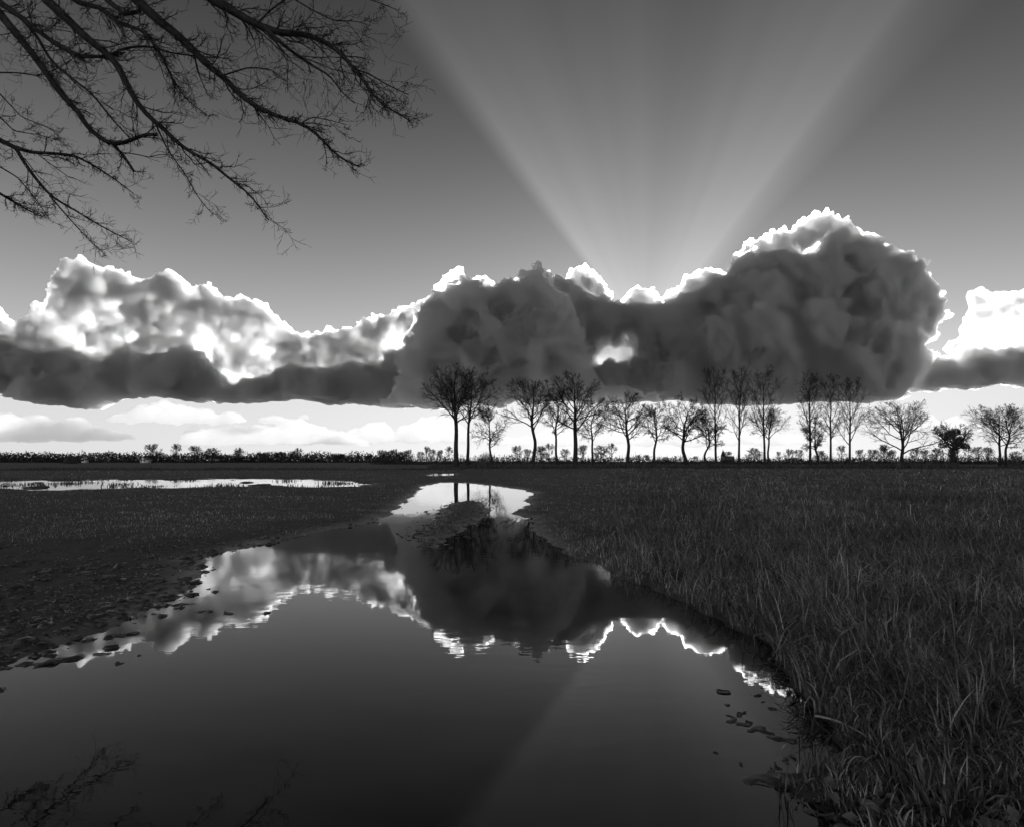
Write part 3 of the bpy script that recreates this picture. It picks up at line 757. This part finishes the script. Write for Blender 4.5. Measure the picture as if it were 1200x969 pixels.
# ------------------------------------------------------------------ tree overhead, its trunk outside the picture
def trace(pts, D, r0, r1, D2=None, n=26):
    q = np.array(pts, float) / 2.4
    seg = np.concatenate([[0], np.cumsum(np.hypot(*np.diff(q, axis=0).T))])
    u = np.linspace(0, seg[-1], n)
    x, y = np.interp(u, seg, q[:, 0]), np.interp(u, seg, q[:, 1])
    for _ in range(1):
        x[1:-1] = (x[:-2] + 2 * x[1:-1] + x[2:]) / 4; y[1:-1] = (y[:-2] + 2 * y[1:-1] + y[2:]) / 4
    t = u / seg[-1]
    dd = D + ((D2 or D) - D) * t + np.sin(t * 5 + D * 7) * 0.25
    P = np.stack([(x - CX) / F * dd, dd, H + (HZ - y) / F * dd], 1)
    return P, r0 + (r1 - r0) * t ** 0.8
TX, TY, TH_ = -17.2, 15.5, 21.0
limbs = [([(0, 40), (45, 95), (90, 150), (130, 205), (175, 270), (225, 320), (245, 360), (290, 395), (320, 410), (370, 395), (415, 375), (440, 380)], 15.8, .085, .03, 15.0, 15.5),
         ([(10, 15), (60, 50), (110, 90), (165, 130), (225, 160), (300, 160), (345, 150)], 15.4, .06, .025, 15.0, 16.2),
         ([(130, 0), (190, 55), (250, 115), (310, 155), (345, 205), (365, 260), (400, 310), (440, 350), (480, 375), (500, 410), (560, 440), (610, 470), (650, 510), (700, 540), (730, 585), (755, 620)], 15.0, .085, .012, 14.2, 17.5),
         ([(230, 10), (290, 25), (330, 65), (400, 85), (440, 130), (470, 190), (495, 250)], 14.6, .05, .014, 14.2, 18.6),
         ([(385, 0), (430, 45), (500, 100), (545, 140), (580, 185), (630, 215), (660, 255), (710, 295), (770, 325), (840, 345), (880, 365), (920, 410), (960, 450), (1010, 470)], 14.2, .09, .012, 13.2, 19.2),
         ([(600, 0), (660, 35), (720, 70), (790, 95), (850, 95), (910, 115), (960, 150), (1000, 200), (1040, 250), (1065, 290), (1110, 315), (1155, 342)], 13.4, .085, .008, 12.8, 19.8),
         ([(0, 395), (40, 415), (90, 430), (150, 432), (210, 438), (270, 470), (330, 510), (375, 545)], 16.8, .05, .008, 16.4, 12.2),
         ([(0, 545), (40, 570), (90, 598), (120, 612)], 16.9, .03, .008, 16.8, 10.4)]
subs = [([(320, 410), (345, 435), (378, 485)], 15.3, .035, .022, 15.2), ([(60, 50), (110, 110), (140, 170), (200, 220), (260, 265), (310, 330), (365, 390)], 15.4, .035, .012, 15.0),
        ([(300, 0), (350, 40), (390, 35), (405, 10)], 14.7, .05, .03, 14.4), ([(450, 150), (490, 230), (520, 275), (580, 325)], 14.2, .022, .008, 14.0),
        ([(740, 75), (800, 130), (870, 180), (930, 215), (960, 260), (998, 292)], 13.2, .035, .008, 12.9), ([(1000, 195), (1040, 210), (1090, 240), (1150, 268)], 13.0, .015, .006, 12.8),
        ([(45, 418), (75, 470), (110, 515), (145, 555), (190, 580), (240, 610), (290, 640), (372, 682)], 16.8, .04, .008, 16.4), ([(140, 552), (190, 610), (240, 665), (298, 720)], 16.6, .018, .007, 16.2),
        ([(300, 160), (350, 135), (420, 130), (480, 150), (560, 160), (640, 165)], 15.0, .025, .008, 14.4), ([(545, 140), (555, 200), (585, 270)], 14.2, .016, .008, 14.0),
        ([(440, 355), (470, 420), (520, 490), (560, 560), (600, 606)], 14.6, .018, .006, 14.3), ([(720, 70), (760, 30), (800, 0)], 13.3, .02, .012, 13.0),
        ([(620, 215), (700, 190), (760, 195), (820, 240)], 14.0, .016, .006, 13.6), ([(0, 205), (50, 205), (110, 215), (170, 190), (240, 140)], 16.4, .016, .006, 16.0),
        ([(0, 265), (60, 330), (110, 350), (170, 375)], 16.6, .014, .006, 16.4), ([(830, 0), (880, 30), (940, 60), (1000, 60), (1040, 72)], 13.0, .014, .005, 12.8), ([(1040, 0), (1070, 10), (1115, 28)], 13.0, .009, .005, 12.9),
        ([(0, 330), (40, 370), (110, 380), (180, 400)], 16.9, .014, .006, 16.7), ([(0, 470), (50, 500), (100, 560), (140, 620)], 16.9, .016, .006, 16.7), ([(850, 345), (880, 330), (930, 340), (975, 352)], 13.4, .012, .005, 13.2)]
ot = link('overhanging_tree', None, loc=(TX, TY, 0.08))
tag(ot, 'old bare tree hanging its twiggy branches over the puddle', 'tree')
O = np.array([TX, TY, 0.08])
tt_ = np.linspace(0, 1, 16)
TP = np.stack([TX + np.sin(tt_ * 5) * 0.3, TY + np.sin(tt_ * 4 + 1) * 0.25, tt_ * TH_ - 0.3], 1)
gt = Geo(); gt.add(tubes(TP[None] - O, (0.5 * (1 - 0.75 * tt_) + 0.3 * np.exp(-tt_ * 20))[None], 12))
link('trunk', gt.mesh('trunk', M_BARK, True), ot)
allL, allR = [], []
for pts, D, r0, r1, D2, zt in limbs:
    P, rad = trace(pts, D, r0, r1, D2); rad = rad * 1.25
    a = np.array([TX, TY, zt]); b = P[0]; tb = unit(P[1] - P[0])
    u = np.linspace(0, 1, 12)[:-1, None]
    c1, c2 = a + np.array([1.2, 0, 0.8]), b - tb * 2.0
    bez = a * (1 - u) ** 3 + 3 * c1 * u * (1 - u) ** 2 + 3 * c2 * u * u * (1 - u) + b * u ** 3
    rb = (r0 * 1.7 + (r0 - r0 * 1.7) * u[:, 0])
    P, rad = np.concatenate([bez, P]), np.concatenate([rb, rad])
    lg = Geo(); lg.add(tubes(P[None] - O, rad[None], 8))
    link('limb', lg.mesh('limb', M_BARK, True), ot)
    allL.append(P); allR.append(rad)
for pts, D, r0, r1, D2 in subs:
    P, rad = trace(pts, D, r0, r1, D2, 18); rad = rad * 1.25
    lg = Geo(); lg.add(tubes(P[None] - O, rad[None], 6))
    link('branch', lg.mesh('branch', M_BARK, True), ot)
    allL.append(P); allR.append(rad)
tw = Geo()
for P, rad in zip(allL, allR):
    ln = np.linalg.norm(np.diff(P, axis=0), axis=1).sum()
    n = max(4, int(ln / 0.24))
    p, d, r, t = kids(P[None], rad[None], n, 0.12, 1.0, 0.35, 0.95)
    d = unit(d + np.array([0.35, -0.05, -0.15])); d[:, 1] *= 0.75; d = unit(d)
    l1 = np.clip(rs.gamma(2.2, 0.32, n) + 0.15, 0.2, 2.0) * (1.05 - 0.62 * t)
    A, RA = grow(p, d, l1, np.clip(r * 0.42, 0.0055, 0.016), 6, 0.21, 0.012, 0.45)
    tw.add(tubes(A, RA, 4))
    p, d, r, t = kids(A, RA, 7, 0.15, 1.0, 0.4, 0.95)
    l2 = np.clip(np.repeat(l1, 7) * rs.uniform(0.2, 0.55, len(p)), 0.1, 0.75)
    B, RB = grow(p, d, l2, np.clip(r * 0.7, 0.0042, 0.008), 3, 0.3, 0.035, 0.6)
    tw.add(tubes(B, RB, 3))
    p, d, r, t = kids(B, RB, 3, 0.25, 1.0, 0.4, 1.0)
    C, RC = grow(p, d, np.clip(np.repeat(l2, 3) * rs.uniform(0.25, 0.6, len(p)), 0.05, 0.26), np.full(len(p), 0.004), 1, 0.25, 0.08, 0.8)
    tw.add(tubes(C, RC, 3))
for q in tw.v: q -= O
tag(link('twigs', tw.mesh('twigs', M_TWIG), ot), kind='stuff')
print('twigs', sum(len(f) for f in tw.f))
# ------------------------------------------------------------------ undergrowth along the tree row, far woods, bushes, buildings
M_UNDER = grey_mat('rough_growth', lambda T, b, out: plain(T, b, T.rng(T.n('ShaderNodeNewGeometry').outputs['Random Per Island'], 0, 1, 0.03, 0.1), 0.8, 0.2))
def growth(name, label, x, y, h0, h1, w0, w1, cat='undergrowth'):
    n = len(x)
    z = np.full(n, 0.03)
    k = fbm(x * 0.25, y * 0.25, 55)
    hg = (h0 + (h1 - h0) * np.clip(k * 2 - 0.6, 0, 1)) * rs.uniform(0.5, 1.2, n)
    v, q, t = blades(x, y, z, hg, rs.uniform(w0, w1, n), rs.uniform(0, 6.28, n), np.abs(rs.normal(0.2, 0.25, n)), 2, rs.normal(0.4, 0.4, n))
    return tag(link(name, mesh_np(name, v, [q, t], M_UNDER)), label, cat, kind='stuff')
n = 26000
x = rs.uniform(-12, 95, n)
growth('undergrowth', 'dark strip of rough weeds along the foot of the tree row', x, 87 + rs.normal(0, 2.2, n) + np.clip(-x, 0, 9) * 0.4, 0.35, 1.15, 0.05, 0.11)
n = 9000
x = rs.uniform(-110, -6, n)
growth('undergrowth', 'low weedy edge of the ditch across the flooded meadow', x, 78 + 0.05 * x + rs.normal(0, 1.6, n), 0.15, 0.45, 0.06, 0.12)

def twig_mass(x, y, z, size, w):
    """tangle of short dark twigs, one ribbon each"""
    n = len(x)
    p = np.stack([x, y, z], 1); d = unit(rs.normal(size=(n, 3)) * [0.7, 0.7, 1.0] + [0, 0, 0.5])
    L = np.stack([p, p + d * (size * rs.uniform(0.5, 1.4, n))[:, None]], 1)
    return ribbons(L, np.full((n, 2), 1.0) * w)
def wood(name, label, x0, x1, D, prof, n, size, w, depth=25):
    px = rs.uniform(x0, x1, n)
    dd = D + rs.uniform(0, depth, n)
    x = (px - CX) / F * D
    top = prof * (0.2 + 1.15 * fbm(x * 0.06, dd * 0.05 + D, 31) + 0.5 * (fbm(x * 0.4, dd * 0 + D, 37, 2) - 0.5))
    z = top * rs.uniform(0, 1, n) ** 1.25
    V, f = twig_mass(x, dd, z, size, w)
    return tag(link(name, mesh_np(name, V, f, M_TWIG)), label, 'wood', kind='stuff')
wood('far_wood', 'low dark wood along the horizon behind the flooded meadow', -420, 470, 420, 7.0, 34000, 1.4, 0.3, 60)
wood('far_wood', 'low scrubby hedge behind the tree row', 430, 1500, 180, 2.3, 15000, 0.7, 0.11, 20)
wood('far_wood', 'faint thin wood on the horizon between the tree trunks', 480, 1500, 520, 6.5, 9000, 2.0, 0.16, 80)

# scattered far trees: a few shapes, many individuals
PRO = [bare_tree(hh, cr, z0, 'oak', rr_, 0.2, 0.3, dn, tk=tk) for hh, cr, z0, rr_, dn, tk in
       ((11, 5.2, 2.8, 0.32, 0.9, 2.6), (10, 4.2, 2.2, 0.3, 0.8, 2.6), (9, 5.6, 1.2, 0.3, 1.0, 3.0), (12, 4.0, 4.5, 0.28, 0.8, 2.4))]
FT = [(179, 521, 300, 0, 'rounded far tree standing alone over the far wood'), (206, 521, 310, 3, 'first of a pair of slim far trees in the meadow distance'), (228, 523, 310, 1, 'second of a pair of far trees, the bushier one'),
      (248, 526, 290, 2, 'dense dark far tree past the slim pair'), (279, 528, 300, 1, 'thin far tree between two dense ones'), (311, 531, 300, 2, 'low dense far tree in the wood edge'), (330, 530, 300, 2, 'twin low dense far tree in the wood edge')]
G_FAR = 'trees scattered far behind the meadow'
for k, (px, top, D, pr, lab) in enumerate(FT):
    hh = (11, 10, 9, 12)[pr]
    sc = ((HZ - top) / F * D + H) / hh
    plant_tree(lab, px, D, PRO[pr], G_FAR, rot=k * 1.3, sc=(sc * 1.05, sc * 1.05, sc))
for k in range(7):      # the copse
    px = 446 + k * 5.6 + rs.uniform(-1, 1); D = 230 + rs.uniform(-6, 6)
    sc = ((HZ - rs.uniform(525.5, 528.5)) / F * D + H) / 11
    plant_tree('bare tree of the dense little copse', px, D, PRO[(0, 2, 1, 0, 2, 1, 0)[k]], 'trees of the little copse', rot=k * 2.1, sc=(sc * 0.75, sc * 0.75, sc))
for k in range(5):
    px = 492 + k * 8 + rs.uniform(-2, 2); D = 210
    sc = ((HZ - rs.uniform(526, 530)) / F * D + H) / 10
    plant_tree('small bare tree in the thin clump behind the tallest tree', px, D, PRO[(1, 3, 0, 1, 3)[k]], 'trees of the thin clump', rot=k * 1.7, sc=(sc * 0.8, sc * 0.8, sc))
far_px = [606, 618, 634, 644, 662, 683, 704, 716, 748, 758, 780, 792, 815, 853, 884, 912, 925, 936, 962, 986, 1008, 1022, 1036, 1046, 1072, 1084, 1098, 1134, 1146, 1158, 1190, 1206, 1240]
for k, px in enumerate(far_px):
    D = 240 + 40 * math.sin(k * 2.3)
    top = (523 if px < 720 else 531 if px < 840 else 525) + rs.uniform(-2.5, 5)
    pr = k % 4
    sc = max(((HZ - top) / F * D + H) / (11, 10, 9, 12)[pr], 0.25)
    near_t = min(AV, key=lambda a: abs(a[0] - px))
    plant_tree('small %s hedgerow tree far behind the %s' % (('rounded', 'slim', 'low bushy', 'tall stemmed')[pr], ' '.join(near_t[8].split()[:6]).rstrip(',')), px, D, PRO[pr], 'trees of the far hedgerow', rot=k * 0.9, sc=(sc * 0.9, sc * 0.9, sc))
# tree line further out beyond the frame on both sides
for k in range(26):
    px = rs.uniform(-330, 440); D = rs.uniform(330, 420); pr = k % 4
    sc = rs.uniform(0.45, 0.75)
    plant_tree('small far tree sticking out of the low dark wood', px, D, PRO[pr], 'small trees in the far wood', rot=k * 1.1, sc=(sc, sc, sc))

def bush(label, px, D, w, h, n, z0=0.0):
    o = link('bush', None, loc=((px - CX) / F * D, D, 0.03))
    tag(o, label, 'bush')
    d = unit(rs.normal(size=(n, 3))); d[:, 2] = np.abs(d[:, 2])
    lump = 0.75 + 0.5 * fbm(np.arctan2(d[:, 1], d[:, 0]) * 1.5 + 9, d[:, 2] * 3, int(px))
    P = d * np.array([w / 2, w / 2, h]) * (rs.uniform(0.1, 1, (n, 1)) ** 0.4) * lump[:, None]
    V, f = leaf_cloud(P, 0.05 * D / 90)
    tag(link('foliage', mesh_np('foliage', V, f, M_LEAF), o), kind='stuff')
    g = Geo()
    m = 26
    dd = unit(rs.normal(size=(m, 3)) * [1, 1, 0.4] + [0, 0, 0.9])
    L, Rd = grow(np.zeros((m, 3)), dd, np.full(m, h * 0.95), np.full(m, 0.035 * D / 90), 4, 0.15, 0.05)
    g.add(tubes(L, Rd, 4))
    link('stems', g.mesh('stems', M_BARK), o)
bush('round dark bush at the foot of the leaning small tree', 570, 93, 3.4, 2.4, 5200)
bush('low dark bush in front of the far wood', 83, 240, 5.2, 3.6, 2600)
bush('small dark bush beside the last poplar', 1015, 95, 2.6, 1.5, 1800)
bush('dark bush beyond the twin trees', 1190, 118, 3.0, 2.0, 1800)
bush('small rush clump at the end of the pond', 6, 25.5, 1.0, 0.22, 900)

M_WHITE = grey_mat('limewash', lambda T, b, out: plain(T, b, T.rng(T.n('ShaderNodeTexNoise', Scale=3.0, Detail=4.0).outputs[0], 0.3, 0.7, 0.7, 0.8), 0.8, 0.2))
M_ROOF = grey_mat('roof_tile', lambda T, b, out: plain(T, b, T.rng(T.n('ShaderNodeTexNoise', Scale=5.0, Detail=4.0).outputs[0], 0.3, 0.7, 0.1, 0.18), 0.8, 0.2))
M_DARK = grey_mat('window_glass', lambda T, b, out: plain(T, b, 0.02, 0.15, 0.5))
def box(x0, x1, y0, y1, z0, z1):
    v = [(x, y, z) for x in (x0, x1) for y in (y0, y1) for z in (z0, z1)]
    return np.array(v, float), np.array([(0, 1, 3, 2), (4, 6, 7, 5), (0, 4, 5, 1), (2, 3, 7, 6), (0, 2, 6, 4), (1, 5, 7, 3)])
def house(label, px, D, w, l, he, hr, name='farmhouse', cat='house', group=None):
    o = link(name, None, loc=((px - CX) / F * D, D, 0.03)); tag(o, label, cat, group)
    v, f = box(-w / 2, w / 2, 0, l, 0, he)
    gb = np.array([(-w / 2, 0, he), (w / 2, 0, he), (0, 0, hr), (-w / 2, l, he), (w / 2, l, he), (0, l, hr)])
    link('wall', mesh_np('wall', np.concatenate([v, gb]), [f, np.array([(8, 9, 10), (12, 11, 13)])], M_WHITE), o)
    e = 0.35; k = (hr - he) / (w / 2)
    rv, rf = [], []
    for s in (-1, 1):
        b = len(rv)
        for dz in (0.02, 0.2):
            rv += [(s * (w / 2 + e), -e, he - e * k + dz), (0, -e, hr + dz), (0, l + e, hr + dz), (s * (w / 2 + e), l + e, he - e * k + dz)]
        rf += [(b, b + 1, b + 2, b + 3), (b + 4, b + 5, b + 6, b + 7), (b, b + 1, b + 5, b + 4), (b + 2, b + 3, b + 7, b + 6), (b, b + 3, b + 7, b + 4)]
    link('roof', mesh_np('roof', rv, np.array(rf), M_ROOF), o)
    for s in (-1, 1):
        v, f = box(s * w / 4 - 0.5, s * w / 4 + 0.5, -0.05, 0.02, 1.0, 2.3)
        link('window', mesh_np('window', v, f, M_DARK), o)
    return o
house('tiny white gabled farmhouse against the far wood near the lone rounded tree', 167.5, 390, 3.2, 6, 2.2, 3.4)
house('tiny white shed against the far wood beside the low dark bush', 97, 400, 1.8, 4, 2.0, 2.8)
house('low white barn with long wall between the poplars', 934, 300, 6.5, 5, 1.7, 2.5, 'barn', 'barn')
ch = link('church', None, loc=((848 - CX) / F * 900, 900, 0.03)); tag(ch, 'tiny church with pointed dark spire on the horizon', 'church')
v, f = box(-2.6, 2.6, 0, 5.2, 0, 8.5); link('tower', mesh_np('tower', v, f, M_ROOF), ch)
sp = np.array([(-2.7, -0.1, 8.45), (2.7, -0.1, 8.45), (2.7, 5.3, 8.45), (-2.7, 5.3, 8.45), (0, 2.6, 18.5)])
link('spire', mesh_np('spire', sp, [np.array([(0, 1, 4), (1, 2, 4), (2, 3, 4), (3, 0, 4)]), np.array([(3, 2, 1, 0)])], M_DARK), ch)
v, f = box(2.62, 16, 0.4, 6.5, 0, 5.0); nv = np.array([(2.62, 0.4, 5.01), (16, 0.4, 5.01), (16, 6.5, 5.01), (2.62, 6.5, 5.01), (2.62, 3.4, 8.4), (16, 3.4, 8.4)])
link('nave', mesh_np('nave', np.concatenate([v, nv]), [f, np.array([(8, 9, 13, 12), (10, 11, 12, 13)]), np.array([(11, 8, 12), (9, 10, 13)])], M_ROOF), ch)

# ------------------------------------------------------------------ mud, debris, straws at the water's edge
def b_mud(T, b, out):
    co = T.n('ShaderNodeNewGeometry').outputs['Position']
    n = T.n('ShaderNodeTexNoise', Vector=co, Scale=60.0, Detail=5.0, Roughness=0.65).outputs[0]
    plain(T, b, T.rng(n, 0.3, 0.7, 0.015, 0.05), 0.32, 0.5)
    T.put(b.inputs['Normal'], T.n('ShaderNodeBump', Strength=0.7, Distance=0.006, Height=n))
M_MUD = grey_mat('wet_mud', b_mud)
def lumps(P, S, squash, sub=0):
    V0, F0 = (ICO_V, ICO_F) if sub else (LOW_V, LOW_F)
    n = len(P)
    V = V0[None] * (1 + rs.normal(0, 0.3, (n, len(V0), 1)))
    a = rs.uniform(0, 6.28, n); ca, sa = np.cos(a)[:, None], np.sin(a)[:, None]
    st = rs.uniform(0.6, 1.5, (n, 1))
    X, Y, Z = V[..., 0] * st, V[..., 1] / st, V[..., 2] * squash
    W_ = np.stack([X * ca - Y * sa, X * sa + Y * ca, Z], 2) * S[:, None, None] + P[:, None]
    return W_.reshape(-1, 3), (F0[None] + (np.arange(n) * len(V0))[:, None, None]).reshape(-1, 3)
_b = bmesh.new(); bmesh.ops.create_icosphere(_b, subdivisions=1, radius=1.0)
LOW_V = np.array([v.co[:] for v in _b.verts]); LOW_F = np.array([[v.index for v in f.verts] for f in _b.faces]); _b.free()
# clods over the muddy shore
x, y = scatter(60000, 2.0, 20)
z, out, mud = height(x, y)
isle = sdf(ISLE, x, y) < 0.35
keep = (((mud > 0.25) & (out > -0.12)) | (isle & (out > -0.35))) & (rs.uniform(size=len(x)) < np.where(out < 0, 0.25, 0.8)) & (fbm(x * 3, y * 3, 66) > 0.4)
x, y, z, out = x[keep][:9000], y[keep][:9000], z[keep][:9000], out[keep][:9000]
V, f = lumps(np.stack([x, y, np.maximum(z, -0.004)], 1), rs.gamma(2.0, 0.006, len(x)) + 0.005 + 0.0006 * np.hypot(x, y), 0.5)
tag(link('mud', mesh_np('mud', V, f, M_MUD)), 'trodden dark mud clods covering the bare shore of the puddle', 'mud', kind='stuff')
# plant litter floating along the grassy edge
def b_lit(T, b, out):
    plain(T, b, T.ramp(T.n('ShaderNodeNewGeometry').outputs['Random Per Island'], [(0, 0.015), (0.7, 0.04), (0.9, 0.1), (1, 0.22)], 'LINEAR'), 0.45, 0.5)
M_LIT = grey_mat('plant_litter', b_lit)
x, y = scatter(150000, 1.7, 22)
z, out, mud = height(x, y)
isle = np.clip(1 - np.maximum(sdf(ISLE, x, y), 0) / 0.5, 0, 1)
pr = np.exp(-np.abs(out) / np.where(out < 0, 0.035, 0.25)) * 0.9 * np.clip(fbm(x * 4, y * 4, 71) * 2.4 - 0.75, 0, 1) + 0.05 * isle * (out < 0.05)
keep = (rs.uniform(size=len(x)) < pr) & (mud < 0.9)
x, y, z = x[keep][:9000], y[keep][:9000], z[keep][:9000]
n = len(x)
P = np.stack([x, y, np.maximum(z + 0.006, 0.003)], 1)
a = np.stack([*(lambda q: (np.cos(q), np.sin(q)))(rs.uniform(0, 6.28, n)), rs.normal(0, 0.22, n)], 1); bb = np.stack([-a[:, 1], a[:, 0], rs.normal(0, 0.25, n)], 1)
L = (rs.gamma(2.0, 0.0045, n) + 0.004 + 0.0007 * y)[:, None]
V = np.stack([P - a * L, P - bb * L * 0.35 - a * L * 0.2, P + a * L, P + bb * L * 0.4 + a * L * 0.1], 1).reshape(-1, 3)
V[:, 2] = np.maximum(V[:, 2], 0.001)
tag(link('plant_litter', mesh_np('plant_litter', V, (np.arange(n) * 4)[:, None] + np.array([[0, 1, 2, 3]]), M_LIT)), 'loose dead plant bits floating along the grassy edge', 'litter', kind='stuff')
# single clods in the water
def ground_pt(px, py, z=0.0):
    D = (H - z) * F / (py - HZ)
    return np.array([(px - CX) / F * D, D, z])
def clod(label, px, py, size, squash=0.55, stretch=None, group=None, name='mud_clod', cat='clod'):
    p = ground_pt(px, py)
    m = 1 if stretch is None else int(stretch[0] * 6 + 6)
    P = np.zeros((m, 3)); S = np.full(m, size)
    if stretch is not None:
        t = np.linspace(-0.5, 0.5, m); e = np.array(stretch[1]); e = e / np.hypot(*e)
        P[:, 0], P[:, 1] = e[0] * t * stretch[0] + rs.normal(0, size * 0.35, m), e[1] * t * stretch[0] + rs.normal(0, size * 0.35, m)
        S = size * rs.uniform(0.7, 1.15, m) * (1.15 - 1.0 * np.abs(t))
    V, f = lumps(P, S, squash, 1)
    o = link(name, mesh_np(name, V, f, M_MUD, True), loc=p + np.array([0, 0, -size * squash * 0.25]))
    if stretch is not None:
        rm = o.modifiers.new('r', 'REMESH'); rm.mode = 'VOXEL'; rm.voxel_size = size * 0.16
        dg = bpy.context.evaluated_depsgraph_get()
        old = o.data; o.data = bpy.data.meshes.new_from_object(o.evaluated_get(dg)); o.modifiers.clear(); bpy.data.meshes.remove(old)
        o.data.materials.clear(); o.data.materials.append(M_MUD)
    return tag(o, label, cat, group)
GC = 'clods in the water off the mud shore'
for px, py, s in ((240, 670, .035), (227, 683, .06), (225, 697, .045), (247, 716, .022), (238, 716, .022), (252, 693, .03), (245, 690, .02), (132, 759, .035), (139, 777, .025), (0, 808, .025), (163, 768, .012), (312, 718, .02),
                  (200, 700, .04), (212, 712, .035), (190, 722, .03), (116, 737, .03), (88, 748, .035), (60, 768, .03)):
    clod('small dark mud clod poking out of the water off the bare mud shore', px, py, s, group=GC)
clod('flat dark clod lying alone in the cloud reflection', 267, 718.5, .04, 0.35)
clod('low ragged mud ridge rising from the water off the mud shore', 66, 775, .045, 0.4, (0.5, (0.6, 0.45)), name='mud_ridge', cat='mud ridge')
clod('second mud ridge touching the bare shore', 118, 748, .04, 0.4, (0.45, (0.6, 0.55)), name='mud_ridge', cat='mud ridge')
clod('string of mud lumps off the bare shore point', 190, 710, .045, 0.4, (0.42, (0.9, 0.35)), name='mud_ridge', cat='mud ridge')
clod('ragged mud bar in the water off the grassy bank', 895, 856, .03, 0.35, (0.34, (0.6, -0.75)), name='mud_ridge', cat='mud ridge')
clod('dark muddy tip of the grassy bank reaching into the puddle', 938, 912, .055, 0.5, (0.3, (0.95, 0.1)), name='mud_ridge', cat='mud ridge')
for px, py, s in ((847, 810, .022), (852, 826, .012), (839, 882, .009), (868, 836, .02), (877, 846, .014), (912, 900, .012), (905, 830, .016), (888, 815, .014), (921, 890, .014)):
    clod('small dark mud crumb in the water off the grassy bank', px, py, s, group='crumbs in the water off the grassy bank')
# straws, leaves, rushes
M_STRAW = grey_mat('straw', lambda T, b, out: plain(T, b, T.rng(T.n('ShaderNodeTexNoise', Vector=T.n('ShaderNodeTexCoord').outputs['Object'], Scale=25.0, Detail=3.0).outputs[0], 0.3, 0.7, 0.22, 0.4), 0.6, 0.3))
def straw(label, a, b, za, zb, w, group=None):
    A, B = ground_pt(*a, za), ground_pt(*b, zb)
    t = np.linspace(0, 1, 9)
    P = A + (B - A) * t[:, None]; P[:, 2] += np.sin(t * 3.14) * 0.012; P[:, 0] += np.sin(t * 4) * 0.006
    V, f = tubes((P - A)[None], (w * (1 - 0.6 * t))[None], 6)
    return tag(link('straw_stalk', mesh_np('straw_stalk', V, f, M_STRAW, True), loc=A), label, 'straw', group)
straw('pale bent straw stalk lying from the water over the bank edge', (955, 838), (1018, 863), 0.01, 0.05, 0.006)
straw('pale straw piece caught in the long grass above the bank', (985, 742), (1022, 726), 0.16, 0.2, 0.008)
for k in range(14):
    px, py = rs.uniform(900, 1190), rs.uniform(700, 950)
    if px < 600 + (py - 560) * 1.02: px = 600 + (py - 560) * 1.05 + rs.uniform(10, 90)
    straw('loose pale straw tangled in the long grass', (px, py), (px + rs.uniform(-45, 45), py + rs.uniform(-18, 18)), 0.1, rs.uniform(0.1, 0.2), 0.003, 'straws in the long grass')
M_DLEAF = grey_mat('dead_leaf', lambda T, b, out: plain(T, b, T.rng(T.n('ShaderNodeObjectInfo').outputs['Random'], 0, 1, 0.04, 0.17), 0.5, 0.4))
def leaf_mesh(seed):
    q = np.random.RandomState(seed)
    m = 7; t = np.linspace(0, 1, m); w = np.sin(t ** 0.8 * np.pi) * 0.24 + 0.015
    w = w * q.uniform(0.8, 1.15, m)
    cz = np.sin(t * 3 + q.uniform(0, 3)) * 0.1
    v = np.concatenate([np.stack([t - .5, -w, cz + w * q.uniform(0.2, .7)], 1), np.stack([t - .5, t * 0, cz], 1), np.stack([t - .5, w, cz + w * q.uniform(0.1, .7)], 1)])
    i = np.arange(m - 1)
    return mesh_np('dead_leaf', v, np.concatenate([np.stack([i, i + 1, i + 1 + m, i + m], 1), np.stack([i + m, i + 1 + m, i + 1 + 2 * m, i + 2 * m], 1)]), M_DLEAF, True)
LM = [leaf_mesh(s) for s in range(5)]
for k in range(64):
    py = rs.uniform(868, 985); px = rs.uniform(max(965, 925 + (py - 868) * 0.4), 1190)
    p = ground_pt(px, py, 0.04)
    zz = max(height(np.array([p[0]]), np.array([p[1]]))[0][0], 0.0) + 0.015
    p = ground_pt(px, py, zz)
    o = link('dead_leaf', LM[k % 5], loc=p); s = rs.uniform(0.04, 0.09)
    o.scale = (s, s, s); o.rotation_euler = (rs.normal(0, 0.3), rs.normal(0, 0.3), rs.uniform(0, 6.28))
    tag(o, 'dead curled leaf lying on the muddy bank tip', 'leaf', 'dead leaves on the bank tip')
M_RUSH = grey_mat('rush', lambda T, b, out: plain(T, b, 0.05, 0.5, 0.4))
def rush(label, px, py, n, hh, spread=0.05, group=None, wd=0.006):
    p = ground_pt(px, py)
    m = n
    v, q, t = blades(rs.normal(0, spread, m), rs.normal(0, spread, m), np.full(m, -0.05), hh * rs.uniform(0.5, 1.2, m) + 0.05, np.full(m, wd), rs.uniform(0, 6.28, m), np.abs(rs.normal(0.3, 0.3, m)), 5, rs.normal(0.4, 0.4, m))
    return tag(link('rush_tuft', mesh_np('rush_tuft', v, [q, t], M_RUSH), loc=p), label, 'rush', group)
rush('sparse rush stems standing in the water off the grassy bank', 829, 735, 6, 0.12)
rush('rush stems rising from the water beside the bank bend', 872, 762, 9, 0.12)
rush('dark rush stems at the mud bar beside the pale straw', 952, 862, 12, 0.2, 0.04)
rush('drowned rush stalks below the muddy bank tip', 925, 950, 7, 0.16, 0.03)
for k in range(30):
    px = rs.uniform(-40, 430); py = rs.uniform(561.5, 573)
    rush('small grass tuft standing in the shallow pond', px, py, 40, rs.uniform(0.1, 0.24), 0.22, 'tufts in the pond', 0.03).scale = (1.6, 1.6, 1)
